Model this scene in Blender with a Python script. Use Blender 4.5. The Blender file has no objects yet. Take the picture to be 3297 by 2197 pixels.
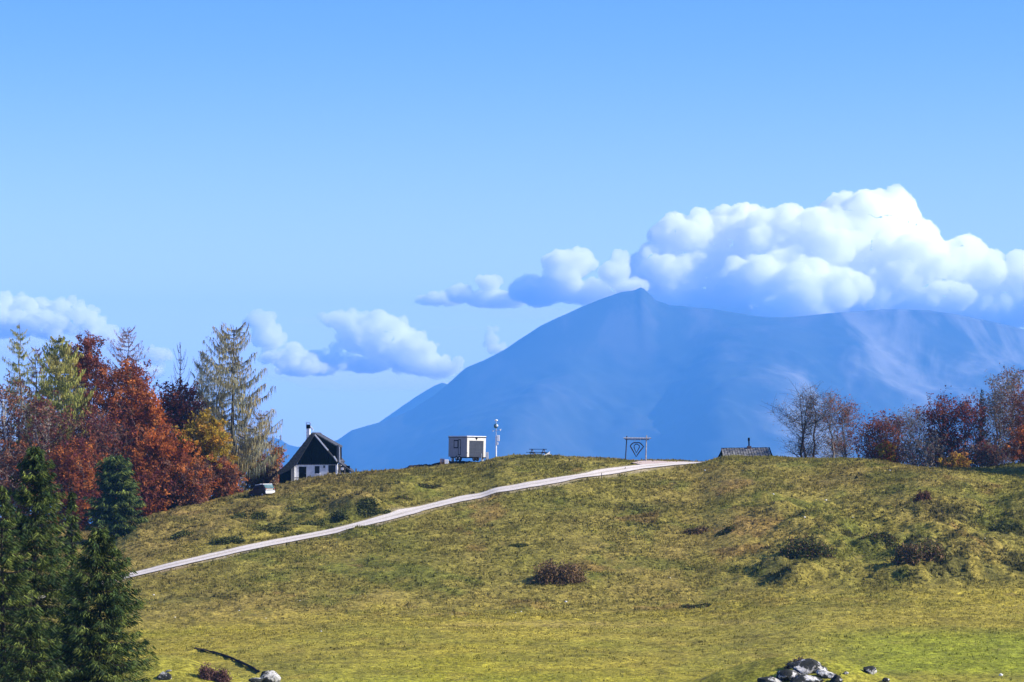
import bpy, bmesh, math, random
import numpy as np
from mathutils import Vector, Matrix
random.seed(7)
RNG = np.random.default_rng(11)
S = bpy.context.scene
COL = S.collection
R = math.radians
FAR = 2.5          # metres per modelling unit of everything beyond the valley (mountains, clouds)
# ------------------------------------------------------------------ camera
FPX, CU, HV = 9349.0, 1648.5, 1430.0          # focal length in photo pixels, centre column, eye-level row
cam_d = bpy.data.cameras.new('camera')
cam = bpy.data.objects.new('camera', cam_d); COL.objects.link(cam)
cam_d.lens = 36.0*FPX/3297; cam_d.sensor_width = 36
cam_d.shift_y = (HV-1098.5)/3297
cam_d.clip_start = 1; cam_d.clip_end = 120000
cam.rotation_euler = (R(90), 0, 0); cam.location = (0, 0, 0)
S.camera = cam
# ------------------------------------------------------------------ exposure / render
EXPO = 1.0
S.view_settings.view_transform = 'Standard'; S.view_settings.look = 'None'
S.view_settings.exposure = EXPO; S.view_settings.gamma = 1; S.view_settings.use_curve_mapping = False
S.render.engine = 'CYCLES'
S.cycles.use_denoising = True
try: S.cycles.denoiser = 'OPENIMAGEDENOISE'
except Exception: pass
S.cycles.volume_bounces = 96; S.cycles.max_bounces = 96; S.cycles.diffuse_bounces = 4; S.cycles.transparent_max_bounces = 8
# ------------------------------------------------------------------ sun and sky
SUN_AZ, SUN_EL = R(97), R(33)
tosun = Vector((math.sin(SUN_AZ)*math.cos(SUN_EL), math.cos(SUN_AZ)*math.cos(SUN_EL), math.sin(SUN_EL)))
sl = bpy.data.lights.new('sun', 'SUN'); sl.energy = 5.0; sl.angle = R(0.5); sl.color = (1.0, 0.93, 0.82)
so = bpy.data.objects.new('sun', sl); COL.objects.link(so)
so.rotation_euler = tosun.to_track_quat('Z', 'Y').to_euler()
W = bpy.data.worlds.new('World'); S.world = W; W.use_nodes = True
W.cycles.sampling_method = 'MANUAL'; W.cycles.sample_map_resolution = 512
nt = W.node_tree; nt.nodes.clear()

class NB:
    """small node-tree writer"""
    def __init__(s, nt): s.nt = nt
    def n(s, t, **k):
        x = s.nt.nodes.new(t)
        for a, b in k.items(): setattr(x, a, b)
        return x
    def lk(s, a, b): s.nt.links.new(a, b)
    def put(s, sock, v):
        if hasattr(v, 'links') or hasattr(v, 'is_linked'): s.lk(v, sock)
        else: sock.default_value = v
    def m(s, op, a, b=None, c=None, clamp=False):
        x = s.n('ShaderNodeMath', operation=op); x.use_clamp = clamp
        s.put(x.inputs[0], a)
        if b is not None: s.put(x.inputs[1], b)
        if c is not None: s.put(x.inputs[2], c)
        return x.outputs[0]
    def vm(s, op, a, b=None, scale=None):
        x = s.n('ShaderNodeVectorMath', operation=op)
        s.put(x.inputs[0], a)
        if b is not None: s.put(x.inputs[1], b)
        if scale is not None: s.put(x.inputs['Scale'], scale)
        return x.outputs['Value'] if op in ('LENGTH', 'DOT_PRODUCT', 'DISTANCE') else x.outputs[0]
    def xyz(s, x=0., y=0., z=0.):
        q = s.n('ShaderNodeCombineXYZ')
        for i, v in enumerate((x, y, z)): s.put(q.inputs[i], v)
        return q.outputs[0]
    def noise(s, vec, scale, detail=4, rough=.5, col=False, dist=0.):
        q = s.n('ShaderNodeTexNoise'); s.put(q.inputs['Vector'], vec)
        q.inputs['Scale'].default_value = scale; q.inputs['Detail'].default_value = detail
        q.inputs['Roughness'].default_value = rough; q.inputs['Distortion'].default_value = dist
        return q.outputs['Color'] if col else q.outputs['Fac']
    def ss(s, v, a, b, lo=0., hi=1.):
        q = s.n('ShaderNodeMapRange', interpolation_type='SMOOTHSTEP')
        s.put(q.inputs[0], v); s.put(q.inputs[1], a); s.put(q.inputs[2], b); s.put(q.inputs[3], lo); s.put(q.inputs[4], hi)
        return q.outputs[0]
    def mix(s, f, a, b, mode='MIX'):
        q = s.n('ShaderNodeMix', data_type='RGBA', blend_type=mode); q.clamp_factor = True
        s.put(q.inputs[0], f)
        for i, v in ((6, a), (7, b)):
            if isinstance(v, tuple) and len(v) == 3: v = (*v, 1)
            s.put(q.inputs[i], v)
        return q.outputs[2]

SKY_LO = (.86, .77, 1.22); SKY_HI = (.37, .53, 1.2)
HAZE_COL = (.13, .45, 1.0); HAZE_D = 1.6e-4/FAR
SKY_TOP = (.62, .68, .85)
SKY_H0 = (.52, .62, 1.16)
b = NB(nt)
out = b.n('ShaderNodeOutputWorld'); bg = b.n('ShaderNodeBackground')
b.lk(bg.outputs[0], out.inputs[0]); bg.inputs[1].default_value = 0.12
sky = b.n('ShaderNodeTexSky', sky_type='NISHITA')
sky.sun_disc = False; sky.sun_elevation = SUN_EL; sky.sun_rotation = SUN_AZ
sky.altitude = 1300; sky.air_density = 1.0; sky.dust_density = 0.3; sky.ozone_density = 3.0
tc = b.n('ShaderNodeTexCoord'); sx = b.n('ShaderNodeSeparateXYZ'); b.lk(tc.outputs['Generated'], sx.inputs[0])
dx, dy, dz = sx.outputs
el = b.m('ARCTAN2', dz, b.m('SQRT', b.m('ADD', b.m('MULTIPLY', dx, dx), b.m('MULTIPLY', dy, dy))))
# sky tint: a cold clear autumn air, paler towards the horizon
grad = b.ss(el, R(2), R(9.5), 0, 1)
tint = b.mix(b.ss(el, R(9), R(40)), b.mix(b.ss(el, R(.2), R(3.4)), SKY_H0, b.mix(grad, SKY_LO, SKY_HI)), SKY_TOP)
skyc = b.mix(1.0, sky.outputs[0], tint, 'MULTIPLY')
b.lk(skyc, bg.inputs[0])

# ------------------------------------------------------------------ materials
def mat(name, rough=.8, spec=.3):
    m = bpy.data.materials.new(name); m.use_nodes = True
    nb = NB(m.node_tree); bs = m.node_tree.nodes['Principled BSDF']
    bs.inputs['Roughness'].default_value = rough; bs.inputs['Specular IOR Level'].default_value = spec
    return m, nb, bs
def plain(name, c, rough=.7, spec=.3, var=.12, scale=3., metal=0., bump=.0):
    """a colour with fine uneven grain in it"""
    m, nb, bs = mat(name, rough, spec)
    t = nb.n('ShaderNodeTexCoord').outputs['Object']
    f = nb.noise(t, scale, 6, .6)
    lo = tuple(max(0, x*(1-var*1.6)) for x in c); hi = tuple(x*(1+var*1.2) for x in c)
    nb.lk(nb.mix(nb.ss(f, .3, .7), lo, hi), bs.inputs['Base Color'])
    bs.inputs['Metallic'].default_value = metal
    if bump:
        q = nb.n('ShaderNodeBump'); q.inputs['Strength'].default_value = bump; q.inputs['Distance'].default_value = .05
        nb.lk(nb.noise(t, scale*4, 5, .6), q.inputs['Height']); nb.lk(q.outputs[0], bs.inputs['Normal'])
    return m

# ------------------------------------------------------------------ mesh helpers
def tag(o, label=None, cat=None, group=None, kind=None):
    for k, v in (('label', label), ('category', cat), ('group', group), ('kind', kind)):
        if v: o[k] = v
    return o
def mesh_np(name, V, F, m=None, parent=None, colr=None, smooth=False, link=True, vcol=None):
    """V (n,3); F (k,3) or (k,4) ints or a list of both; colr per-vertex (n,3)"""
    V = np.asarray(V, dtype=np.float32); Fs = F if isinstance(F, list) else [F]
    Fs = [np.asarray(f, dtype=np.int32) for f in Fs if len(f)]
    me = bpy.data.meshes.new(name)
    me.vertices.add(len(V)); me.vertices.foreach_set('co', V.ravel())
    nl = sum(f.size for f in Fs); me.loops.add(nl)
    me.loops.foreach_set('vertex_index', np.concatenate([f.ravel() for f in Fs]))
    np_ = sum(len(f) for f in Fs); me.polygons.add(np_)
    tot = np.concatenate([np.full(len(f), f.shape[1], np.int32) for f in Fs])
    st = np.concatenate([[0], np.cumsum(tot)[:-1]]).astype(np.int32)
    me.polygons.foreach_set('loop_start', st); me.polygons.foreach_set('loop_total', tot)
    if smooth: me.polygons.foreach_set('use_smooth', np.ones(np_, dtype=bool))
    me.update(calc_edges=True)
    if colr is not None:
        a = me.color_attributes.new('Col', 'FLOAT_COLOR', 'POINT')
        cc = np.ones((len(V), 4), np.float32); cc[:, :3] = colr
        a.data.foreach_set('color', cc.ravel())
    o = bpy.data.objects.new(name, me)
    if m: me.materials.append(m)
    if link: COL.objects.link(o)
    if parent: o.parent = parent
    return o
# value noise in numpy -------------------------------------------------
_perm = np.random.default_rng(5).random((64, 512, 512)).astype(np.float32)[:8]
def vnoise(x, y, seed=0):
    T = _perm[seed % 8]
    xi = np.floor(x).astype(np.int64); yi = np.floor(y).astype(np.int64)
    fx = x-xi; fy = y-yi; fx = fx*fx*(3-2*fx); fy = fy*fy*(3-2*fy)
    a = T[xi % 512, yi % 512]; b_ = T[(xi+1) % 512, yi % 512]; c = T[xi % 512, (yi+1) % 512]; d = T[(xi+1) % 512, (yi+1) % 512]
    return (a*(1-fx)+b_*fx)*(1-fy)+(c*(1-fx)+d*fx)*fy-.5
def fbm(x, y, sc, octv=4, seed=0, gain=.5, ridged=False):
    r = 0; a = 1.; n = 0
    for i in range(octv):
        v = vnoise(x/sc*(2.03**i)+17.3*i, y/sc*(2.03**i)-9.1*i, seed+i)
        if ridged: v = .5-2*abs(v)
        r = r+a*v; n += a; a *= gain
    return r/n
def sstep(x, a, b_):
    t = np.clip((x-a)/(b_-a), 0, 1); return t*t*(3-2*t)

# ------------------------------------------------------------------ the far mountain
def ridge_lut(pts, Yr):
    u = np.array([p[0] for p in pts], float); v = np.array([p[1] for p in pts], float)
    return (u-CU)/FPX*Yr, (HV-v)/FPX*Yr
YM = 6000.
main_pts = [(200,1900),(700,1700),(900,1540),(960,1488),(1075,1424),(1130,1387),(1185,1372),(1250,1352),(1330,1318),(1400,1272),(1450,1228),(1500,1184),(1560,1160),(1620,1130),
            (1680,1090),(1740,1050),(1800,1020),(1880,985),(1950,958),(2000,940),(2040,935),(2066,923),(2086,940),(2110,966),(2160,984),(2300,998),(2420,1018),(2520,1022),(2700,1008),
            (2870,996),(3000,1000),(3080,1012),(3180,1035),(3297,1060),(3500,1120),(3800,1230),(4300,1330),(5200,1450)]
mx, mz = ridge_lut(main_pts, YM)
def mountain(name, mx, mz, YR, depth, nx, ny, base, seed, label_kind=True, spurs=True):
    X0, X1 = mx[0], mx[-1]
    gx = np.linspace(X0, X1, nx); ty = np.linspace(-.35, 1., ny)
    ty = np.sign(ty)*np.abs(ty)**1.15
    X, T = np.meshgrid(gx, ty)
    Y = YR-T*depth
    zr = np.interp(X, mx, mz)
    k = np.ones(25)/25
    zr_s = np.apply_along_axis(lambda r: np.convolve(np.pad(r, 60, 'edge'), np.ones(121)/121, 'valid'), 1, zr[:1])[0][None, :]
    t = np.clip(np.abs(T), 0, 1)
    h = (zr-base)*(1-sstep(t, 0, .12))+(zr_s-base)*sstep(t, 0, .12)
    prof = 1-t**.82
    if spurs:
        # buttresses running down towards the viewer
        w = 260.
        sp = np.zeros_like(X)
        for (ux, amp, lean, wd) in ((2520, 130, -.10, 170), (2080, 40, -.25, 260), (1700, 60, -.2, 140), (2900, 70, .05, 130), (3200, 90, .1, 160), (2330, 40, -.1, 70), (2720, 45, 0, 60), (1890, 40, -.2, 70)):
            xs = (ux-CU)/FPX*YR+lean*T*depth
            sp += amp*np.exp(-((X-xs)/wd)**2)*np.clip(t*(1-t)*4, 0, 1)
    else: sp = 0
    nz = fbm(X+.35*Y, Y*.55, 420, 6, seed, .55, ridged=True)*70*np.clip(t*4, 0, 1)+fbm(X, Y, 60, 4, seed+2, .55)*15*np.clip(.25+t*3, 0, 1)
    Z = base+h*prof+sp+nz*np.clip((h)/400, .1, 1)
    # nothing in front may rise above the ridge as seen from here
    lim = np.interp(X*YR/Y, mx, mz)*Y/YR-2-t*18
    Z = np.where((T > 0.004), np.minimum(Z, np.maximum(lim, base-40)), Z)
    V = np.stack([X, Y, Z], -1).reshape(-1, 3)*FAR
    i = np.arange((ny-1)*(nx-1)); r, c = i//(nx-1), i % (nx-1)
    F = np.stack([r*nx+c, (r+1)*nx+c, (r+1)*nx+c+1, r*nx+c+1], -1)
    o = mesh_np(name, V, F, None, smooth=True)
    return tag(o, kind='structure')
m_mt, nb, bs = mat('mountain_forest', .95, .05)
g = nb.n('ShaderNodeNewGeometry'); p = nb.vm('SCALE', g.outputs['Position'], scale=1/FAR)
sp_ = nb.n('ShaderNodeSeparateXYZ'); nb.lk(p, sp_.inputs[0])
rock = nb.noise(nb.vm('MULTIPLY', p, (.010, .003, .006)), 1., 6, .62, dist=.4)
patch = nb.noise(p, .004, 5, .6)
high = nb.ss(sp_.outputs[2], 60., 320.)
f = nb.m('MULTIPLY', nb.ss(rock, .47, .66), nb.m('ADD', nb.m('MULTIPLY', high, .45), .2), clamp=True)
forest = nb.mix(nb.ss(patch, .35, .65), (.030, .042, .036), (.048, .058, .045))
# eastern flank: pale rock and grass, with its sunlight also painted into the colour
xr = nb.m('DIVIDE', sp_.outputs[0], sp_.outputs[1])
east = nb.ss(nb.m('ADD', xr, nb.m('MULTIPLY', nb.m('SUBTRACT', patch, .5), .06)), .082, .102)
gul = nb.noise(nb.vm('MULTIPLY', nb.vm('ADD', p, nb.vm('SCALE', nb.xyz(1., 0., -1.6), scale=0.)), (.006, .0015, .0035)), 1., 5, .6, dist=.8)
f2_ = nb.m('MULTIPLY', east, nb.ss(gul, .40, .62))
c_ = nb.mix(f, forest, (.13, .12, .11))
nb.lk(nb.mix(nb.m('MULTIPLY', f2_, .85), c_, (.23, .22, .19)), bs.inputs['Base Color'])
mt = mountain('mountain', mx, mz, YM, 1750., 500, 190, -420., 2); mt.data.materials.append(m_mt)
fx_, fz_ = ridge_lut([(200,1500),(700,1420),(820,1402),(880,1404),(905,1412),(930,1428),(960,1436),(1010,1432),(1130,1400),(1200,1370),(1290,1305),(1340,1270),(1400,1235),(1425,1225),(1460,1240),(1560,1300),(1800,1400),(2400,1440)], 6800.)
mt2 = mountain('far_mountain', fx_, fz_, 6800., 480., 260, 60, -420., 4, spurs=False); mt2.data.materials.append(m_mt)
# ------------------------------------------------------------------ haze
EXT = (-2900, 3900, -300, 6990, -480, 345)
def haze_box():
    x0, x1, y0, y1, z0, z1 = (v*FAR for v in EXT)
    V = [(x, y, z) for z in (z0, z1) for y in (y0, y1) for x in (x0, x1)]
    F = [(0,2,3,1),(4,5,7,6),(0,1,5,4),(2,6,7,3),(0,4,6,2),(1,3,7,5)]
    m = bpy.data.materials.new('haze_air'); m.use_nodes = True; m.node_tree.nodes.clear()
    n = NB(m.node_tree); o_ = n.n('ShaderNodeOutputMaterial'); v = n.n('ShaderNodeVolumePrincipled')
    v.inputs['Color'].default_value = (*HAZE_COL, 1); v.inputs['Density'].default_value = HAZE_D
    n.lk(v.outputs[0], o_.inputs['Volume'])
    o = mesh_np('haze', V, np.array(F), m); tag(o, kind='stuff'); return o
haze_box()

# ------------------------------------------------------------------ clouds: real heaps of vapour beyond the haze
def worley(P, sc, seed):
    """distance to the nearest feature point, in cells"""
    rs = np.random.default_rng(seed); T = rs.random((32, 32, 32, 3)).astype(np.float32)
    Q = P/sc; C0 = np.floor(Q).astype(np.int64); best = np.full(len(P), 9., np.float32)
    for i in (-1, 0, 1):
        for j in (-1, 0, 1):
            for k in (-1, 0, 1):
                cc = C0+np.array([i, j, k]); f = T[cc[:, 0] % 32, cc[:, 1] % 32, cc[:, 2] % 32]+cc
                best = np.minimum(best, np.linalg.norm(Q-f, axis=1))
    return best
_ico = {}
def ico(sub):
    if sub not in _ico:
        bm = bmesh.new(); bmesh.ops.create_icosphere(bm, subdivisions=sub, radius=1)
        _ico[sub] = (np.array([v.co[:] for v in bm.verts]), np.array([[v.index for v in f.verts] for f in bm.faces])); bm.free()
    return _ico[sub]
def spheres(Cs, Rs, sub=2):
    v, f = ico(sub); n = len(Cs)
    V = (v[None]*np.asarray(Rs)[:, None, :]+np.asarray(Cs)[:, None, :]).reshape(-1, 3)
    F = (f[None]+(np.arange(n)*len(v))[:, None, None]).reshape(-1, 3)
    return V, F
def vapour(name, dens):
    m = bpy.data.materials.new(name); m.use_nodes = True; m.node_tree.nodes.clear()
    n = NB(m.node_tree); o_ = n.n('ShaderNodeOutputMaterial'); v = n.n('ShaderNodeVolumePrincipled')
    v.inputs['Color'].default_value = (1, 1, 1, 1); v.inputs['Density'].default_value = dens/FAR
    n.lk(v.outputs[0], o_.inputs['Volume']); return m
m_cloud = vapour("cloud_vapour", .045); m_mid = vapour('soft_vapour', .036); m_thin = vapour('thin_vapour', .0035)
def make_cloud(puffs, Yc, seed, kids=26, vox=8., amp=1., mt_=None, stag=None, loose=False):
    rs = np.random.default_rng(seed); Cs = []; Rs = []
    for (u, v, ru, rv) in puffs:
        y = Yc+rs.uniform(-40, 60)+(stag(u, v) if stag else 0); k = y/FPX
        c = np.array([(u-CU)*k, y, (HV-v)*k]); r = np.array([ru*k, min(ru, 1.7*rv)*k, rv*k])
        Cs.append(c); Rs.append(r*(.66 if loose else .93))
        for _ in range(int(kids)):
            d = rs.normal(size=3); d /= np.linalg.norm(d); d[1] = -abs(d[1]) if rs.random() < .8 else d[1]
            d[2] = abs(d[2]) if rs.random() < .7 else d[2]*.6
            s = rs.uniform(.10, .36) if loose else rs.uniform(.16, .46); c1 = c+d*r*(rs.uniform(.45, 1.12) if loose else rs.uniform(.74, .93)); r1 = s*min(r[0], r[2]*1.2)
            Cs.append(c1); Rs.append(np.array([r1*1.15, r1, r1]))
            for _ in range(7):
                e = rs.normal(size=3); e /= np.linalg.norm(e); e[2] = abs(e[2])*.8+.1*e[2]
                Cs.append(c1+e*r1*.85); Rs.append(np.full(3, r1*rs.uniform(.22, .5)))
    V, F = spheres(Cs, Rs, 2)
    o = mesh_np('cloud', V, F)
    md = o.modifiers.new('r', 'REMESH'); md.mode = 'VOXEL'; md.voxel_size = vox
    sm = o.modifiers.new('s', 'SMOOTH'); sm.iterations = 2
    dg = bpy.context.evaluated_depsgraph_get(); me = bpy.data.meshes.new_from_object(o.evaluated_get(dg))
    o.modifiers.clear(); o.data = me; n = len(me.vertices)
    P = np.empty(n*3, np.float32); me.vertices.foreach_get('co', P); P = P.reshape(-1, 3)
    N = np.empty(n*3, np.float32); me.vertex_normals.foreach_get('vector', N); N = N.reshape(-1, 3)
    for sc, a in ((60, 10), (27, 8), (13, 7), (7, 3.5)):
        D = (1-np.minimum(worley(P, sc, seed+sc)*1.15, 1.2)**1.6)-.35
        P = P+N*(D*a*amp)[:, None]
    P = P*FAR
    me.vertices.foreach_set('co', P.ravel().astype(np.float32)); me.polygons.foreach_set('use_smooth', np.ones(len(me.polygons), dtype=bool))
    me.update(); me.materials.append(mt_ or (m_mid if Yc > 9000 else m_cloud))
    return o
low_l = [(70,985,85,30),(185,990,80,30),(262,1028,62,40),(318,1082,50,52),(150,1050,150,50),(20,1040,120,70),(385,1120,36,34),(-60,1010,80,50)]
low_2 = [(500,1150,52,40),(470,1205,50,34)]
low_m = [(838,1045,48,42),(872,1100,56,42),(925,1160,80,42),(985,1190,70,30)]
low_m2 = [(1140,1045,84,36),(1200,1075,110,56),(1255,1120,135,66),(1345,1175,130,46),(1060,1165,115,34),(1180,1172,130,38),(1335,1125,70,44),(1030,1190,80,28),(1420,1195,70,30),(1080,1032,60,26),(1245,1048,56,34),(960,1196,70,24),(1160,1110,80,46)]
low_3 = [(1583,1096,32,40),(1600,1125,50,22)]
mid_a = [(1835,862,72,50),(1815,905,54,44),(1890,945,120,40),(1738,940,110,46),(1996,850,30,36),(1975,885,42,34),(2030,925,60,22)]
mid_b = [(1576,912,40,24),(1478,950,40,30),(1600,965,110,30),(1415,965,80,22)]
big = [(2811,770,155,128),(2650,845,170,140),(2490,800,120,104),(2370,770,105,86),(2215,770,105,66),(2150,765,50,40),(2930,845,155,120),(3080,890,150,100),
       (3230,925,150,84),(3420,970,190,110),(3650,1010,230,120),(2600,950,180,86),(2790,950,190,84),(3000,975,220,72),(3220,1000,150,60),(2640,730,42,32),
       (2440,925,120,86),(2400,985,150,58),(2560,1000,140,56),(2120,885,78,96),(2190,935,120,90),(2290,885,105,80),(2700,900,120,90),(2880,900,120,80),(2560,880,90,70),(3080,930,120,70),(2340,965,140,62),(2240,970,140,60)]
CLOUDS = [(big, 7950, 1, 40, 4.4, 1., 'huge bright white cumulus cloud hiding the top of the mountain'),
          (mid_a, 7700, 2, 30, 4.5, .8, 'medium cumulus cloud with white heads left of the mountain peak'),
          (mid_b, 7800, 3, 26, 4.5, .6, 'small flat grey-blue cloud trailing left of the peak'),
          (low_l, 9400, 4, 46, 5., .9, 'low white cloud above the autumn trees at the far left'),
          (low_2, 9600, 5, 26, 5., .8, 'small low cloud between the bare red larch and the dead spire'),
          (low_m, 9600, 6, 44, 5., .8, 'narrow slanting low cloud just right of the tall larch'),
          (low_m2, 9800, 7, 46, 5., .9, 'broad pale low cloud above the white farmhouse'),
          (low_3, 9500, 8, 24, 4., .6, 'tiny pale cloud touching the left slope of the mountain')]
for (pf, yc, sd, kd, vx, am, lb) in CLOUDS:
    o = make_cloud(pf, yc, sd, kd, vx, am, None, (lambda u, v: (-(v-790)*.85 if u > 2420 else 60)+(u-2800)*.22) if pf is big else None, yc > 9000); tag(o, lb, 'cloud', 'fair weather clouds on the horizon')

VEILS = [([(1150,1225,260,40),(950,1200,200,34),(1350,1225,150,40)], 10300, 21, 'thin pale veil of mist under the broad low cloud'),
         ([(1000,1032,130,9),(1200,1048,200,14),(1480,1056,130,7)], 10100, 22, 'thin streak of cloud level with the broad low cloud'),
         ([(250,1130,260,60),(60,1120,160,60)], 10200, 23, 'pale mist below the low cloud behind the autumn trees'),
         ([(1720,1010,190,22),(1500,985,120,16)], 8300, 24, 'blue-grey veil trailing left of the mountain peak')]
for (pf, yc, sd, lb) in VEILS:
    o = make_cloud(pf, yc, sd, 10, 9., .8, m_thin); o.name = 'cloud_veil'; tag(o, lb, 'cloud', 'thin veils of cloud')

# ------------------------------------------------------------------ the pasture hillside
# read off the place: for azimuth columns (photo column u), where the slope's foot and crest lie and how high they look
_T = [(-1500,1640,350,2080,262),(-600,1660,350,2080,262),(-100,1690,350,2070,262),(290,1722,352,2060,262),(560,1645,358,2055,264),(800,1594,368,2035,266),(1000,1552,376,2015,270),
      (1200,1523,378,1998,274),(1300,1513,378,1995,276),(1450,1499,378,1990,278),(1550,1489,378,1988,280),(1600,1475,377,1987,281),(1700,1467,377,1985,282),(1900,1475,376,1978,284),(2080,1483,378,1975,286),(2250,1488,380,1965,288),(2350,1474,374,1950,290),
      (2480,1475,372,1925,292),(2600,1481,372,1912,292),(2760,1482,370,1905,294),(2860,1490,368,1902,294),(2950,1508,360,1900,295),(3080,1511,358,1898,296),(3200,1507,362,1896,296),(3330,1494,366,1895,296),(3800,1480,372,1890,296),(4800,1480,380,1890,296)]
TU, TVC, TYC, TVF, TYF = [np.array(q, float) for q in zip(*_T)]
LU = np.linspace(-1500, 4800, 1261)
def _sm(a, w=12):
    y = np.interp(LU, TU, a); k = np.hanning(2*w+1); k /= k.sum()
    return np.convolve(np.pad(y, w, 'edge'), k, 'valid')
LZC, LYC, LZF, LYF = _sm((HV-TVC)/FPX*TYC, 5), _sm(TYC), _sm((HV-TVF)/FPX*TYF), _sm(TYF)
BUMPS = []      # (x, y, rx, ry, height, angle)
def base_z(x, y):
    x = np.asarray(x, float); y = np.asarray(y, float)
    yy = np.maximum(y, 40.); u = CU+x/yy*FPX*np.where(y < 40, 0, 1)
    u = np.clip(u, -1500, 4800)
    zc = np.interp(u, LU, LZC); yc = np.interp(u, LU, LYC); zf = np.interp(u, LU, LZF); yf = np.interp(u, LU, LYF)
    near = np.interp(y, [-400, -30, 0, 40, 100, 150, 200, 230], [-2.5, -1.9, -1.75, -5.2, -13, -17.2, -18.0, -17.9])
    mead = near+(zf-near)*sstep(y, 190., yf)
    t = np.clip((y-yf)/(yc-yf), 0, 1)
    g = 1.06*t-.06*t*t
    g = np.where(t < .14, t*t/.28*.93+0*t, t-.07)/.93
    k = np.clip((t-.80)/.20, 0, 1); g = g-.5*.20*k*k*(1/.93)
    g = g/(1-.10/.93+0) if False else g/((1-.07)/.93-.10/.93)
    slope = zf+(zc-zf)*g
    d = np.maximum(y-yc, 0)
    flat = sstep(u, 760, 500)                                  # wood on the left: the ground stays level under it
    flat = np.maximum(flat, .75*sstep(u, 2500, 2700))
    drop = (.022*d+.0011*d*d)*(1-flat)+.012*d*flat+flat*.0006*np.maximum(d-60, 0)**2
    z = np.where(y < yf, mead, slope)-np.where(drop < 60, drop, 60+(drop-60)*.35)
    z = np.maximum(z, -300.-0*z)
    for (bx, by, rx, ry, h, a) in BUMPS:
        ca, sa = math.cos(a), math.sin(a); qx = (x-bx)*ca+(y-by)*sa; qy = -(x-bx)*sa+(y-by)*ca
        z = z+h*np.exp(-(qx/rx)**2-(qy/ry)**2)
    return z
def pt(u, v, y): return ((u-CU)/FPX*y, y, (HV-v)/FPX*y)
def hit(u, v, y0=150., y1=420.):
    """where the line of sight through photo point (u, v) first meets the ground"""
    ys = np.arange(y0, y1, .25); x = (u-CU)/FPX*ys; z = (HV-v)/FPX*ys
    below = base_z(x, ys) >= z
    i = int(np.argmax(below)) if below.any() else int(np.argmin(np.abs(base_z(x, ys)-z)))
    return float(x[i]), float(ys[i])
def at(u, y): return (u-CU)/FPX*y
# knolls and banks that can be told apart
def bump(u, v, ru, ry, h, ang=0., y=None):
    x, yy = hit(u, v) if y is None else (at(u, y), y)
    BUMPS.append((x, yy, ru/FPX*yy, ry, h, ang))
_b = []
for (u, v, ru, ry, h) in [(2590, 1775, 110, 3.5, 1.0), (2960, 1790, 90, 3.2, 1.3), (2830, 1750, 60, 2.2, .6), (2700, 1690, 120, 3, .5), (2440, 1800, 60, 2.5, .4), (2860, 1850, 170, 3, .7),
                          (3200, 1760, 120, 4, .8), (3120, 1650, 120, 3, .55), (2960, 1610, 60, 1.6, .5), (2300, 1660, 160, 4, .4), (1900, 1560, 200, 4, .5), (1500, 1540, 180, 4, .5),
                          (1150, 1640, 110, 3, 1.0), (990, 1600, 120, 3, .9), (840, 1650, 100, 3, .7), (730, 1730, 110, 3, .9), (1250, 1590, 120, 3, .6), (560, 1700, 120, 4, .6), (1345, 1560, 90, 2.5, .5), (1165, 1712, 42, 1.6, .55)]:
    x, yy = hit(u, v); _b.append((x, yy, ru/FPX*yy, ry, h, 0.))
BUMPS += _b
_r = np.random.default_rng(77)
for _ in range(46):
    u_ = _r.uniform(2380, 3330); v_ = _r.uniform(1600, 1885); x, yy = hit(u_, v_); BUMPS.append((x, yy, _r.uniform(1.4, 3.4), _r.uniform(1.0, 2.2), _r.uniform(.35, .95), 0.))
for _ in range(22):
    u_ = _r.uniform(420, 1350); v_ = 1760-(u_-420)*.2+_r.uniform(-40, 20); x, yy = hit(u_, v_); BUMPS.append((x, yy, _r.uniform(1.6, 3.4), _r.uniform(1.0, 2.2), _r.uniform(.3, .8), 0.))
# nearer knolls at the foot of the picture
BUMPS.append((at(2640, 196), 196., 7.5, 9., 3.1, 0.)); BUMPS.append((at(2330, 200), 200., 7., 8., 1.1, 0.))
BUMPS.append((at(520, 206), 206., 5.2, 8., 2.9, 0.)); BUMPS.append((at(760, 202), 202., 4.6, 5., .7, 0.))
def hummock(u, v):
    """where the sward is rough: dwarf shrubs on the steeper ground right of the track, smooth in the meadow"""
    return .35+.9*sstep(u, 2250, 2550)*sstep(v, 1580, 1660)*sstep(v, 1905, 1860)+.45*sstep(u, 1500, 1100)*sstep(v, 1760, 1700)*sstep(v, 1500, 1540)
def detail(x, y):
    u = CU+x/np.maximum(y, 30)*FPX; z0 = base_z(x, y); v = HV-z0/np.maximum(y, 30)*FPX
    h = hummock(u, v); mead = sstep(y, LYF.mean()+6, LYF.mean()-14)
    h = h*(1-.62*mead)
    ter = fbm(x*.22, y*1.1+fbm(x, y, 12, 2, 6)*3, 2.6, 3, 5, .6, ridged=True)
    n = fbm(x, y*.8, 9., 2, 1)*1.4*h+fbm(x*.75, y*.9, 3.2, 3, 3, .6)*1.15*h+ter*.42*h+fbm(x*.85, y, 6.5, 3, 0, .5, ridged=True)*1.1*np.clip(h-.5, 0, 1)+fbm(x, y, 1.0, 2, 6)*.42*(.45+h)
    return n*sstep(y, 20, 60)
def ground_z(x, y): return base_z(x, y)+detail(x, y)
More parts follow.
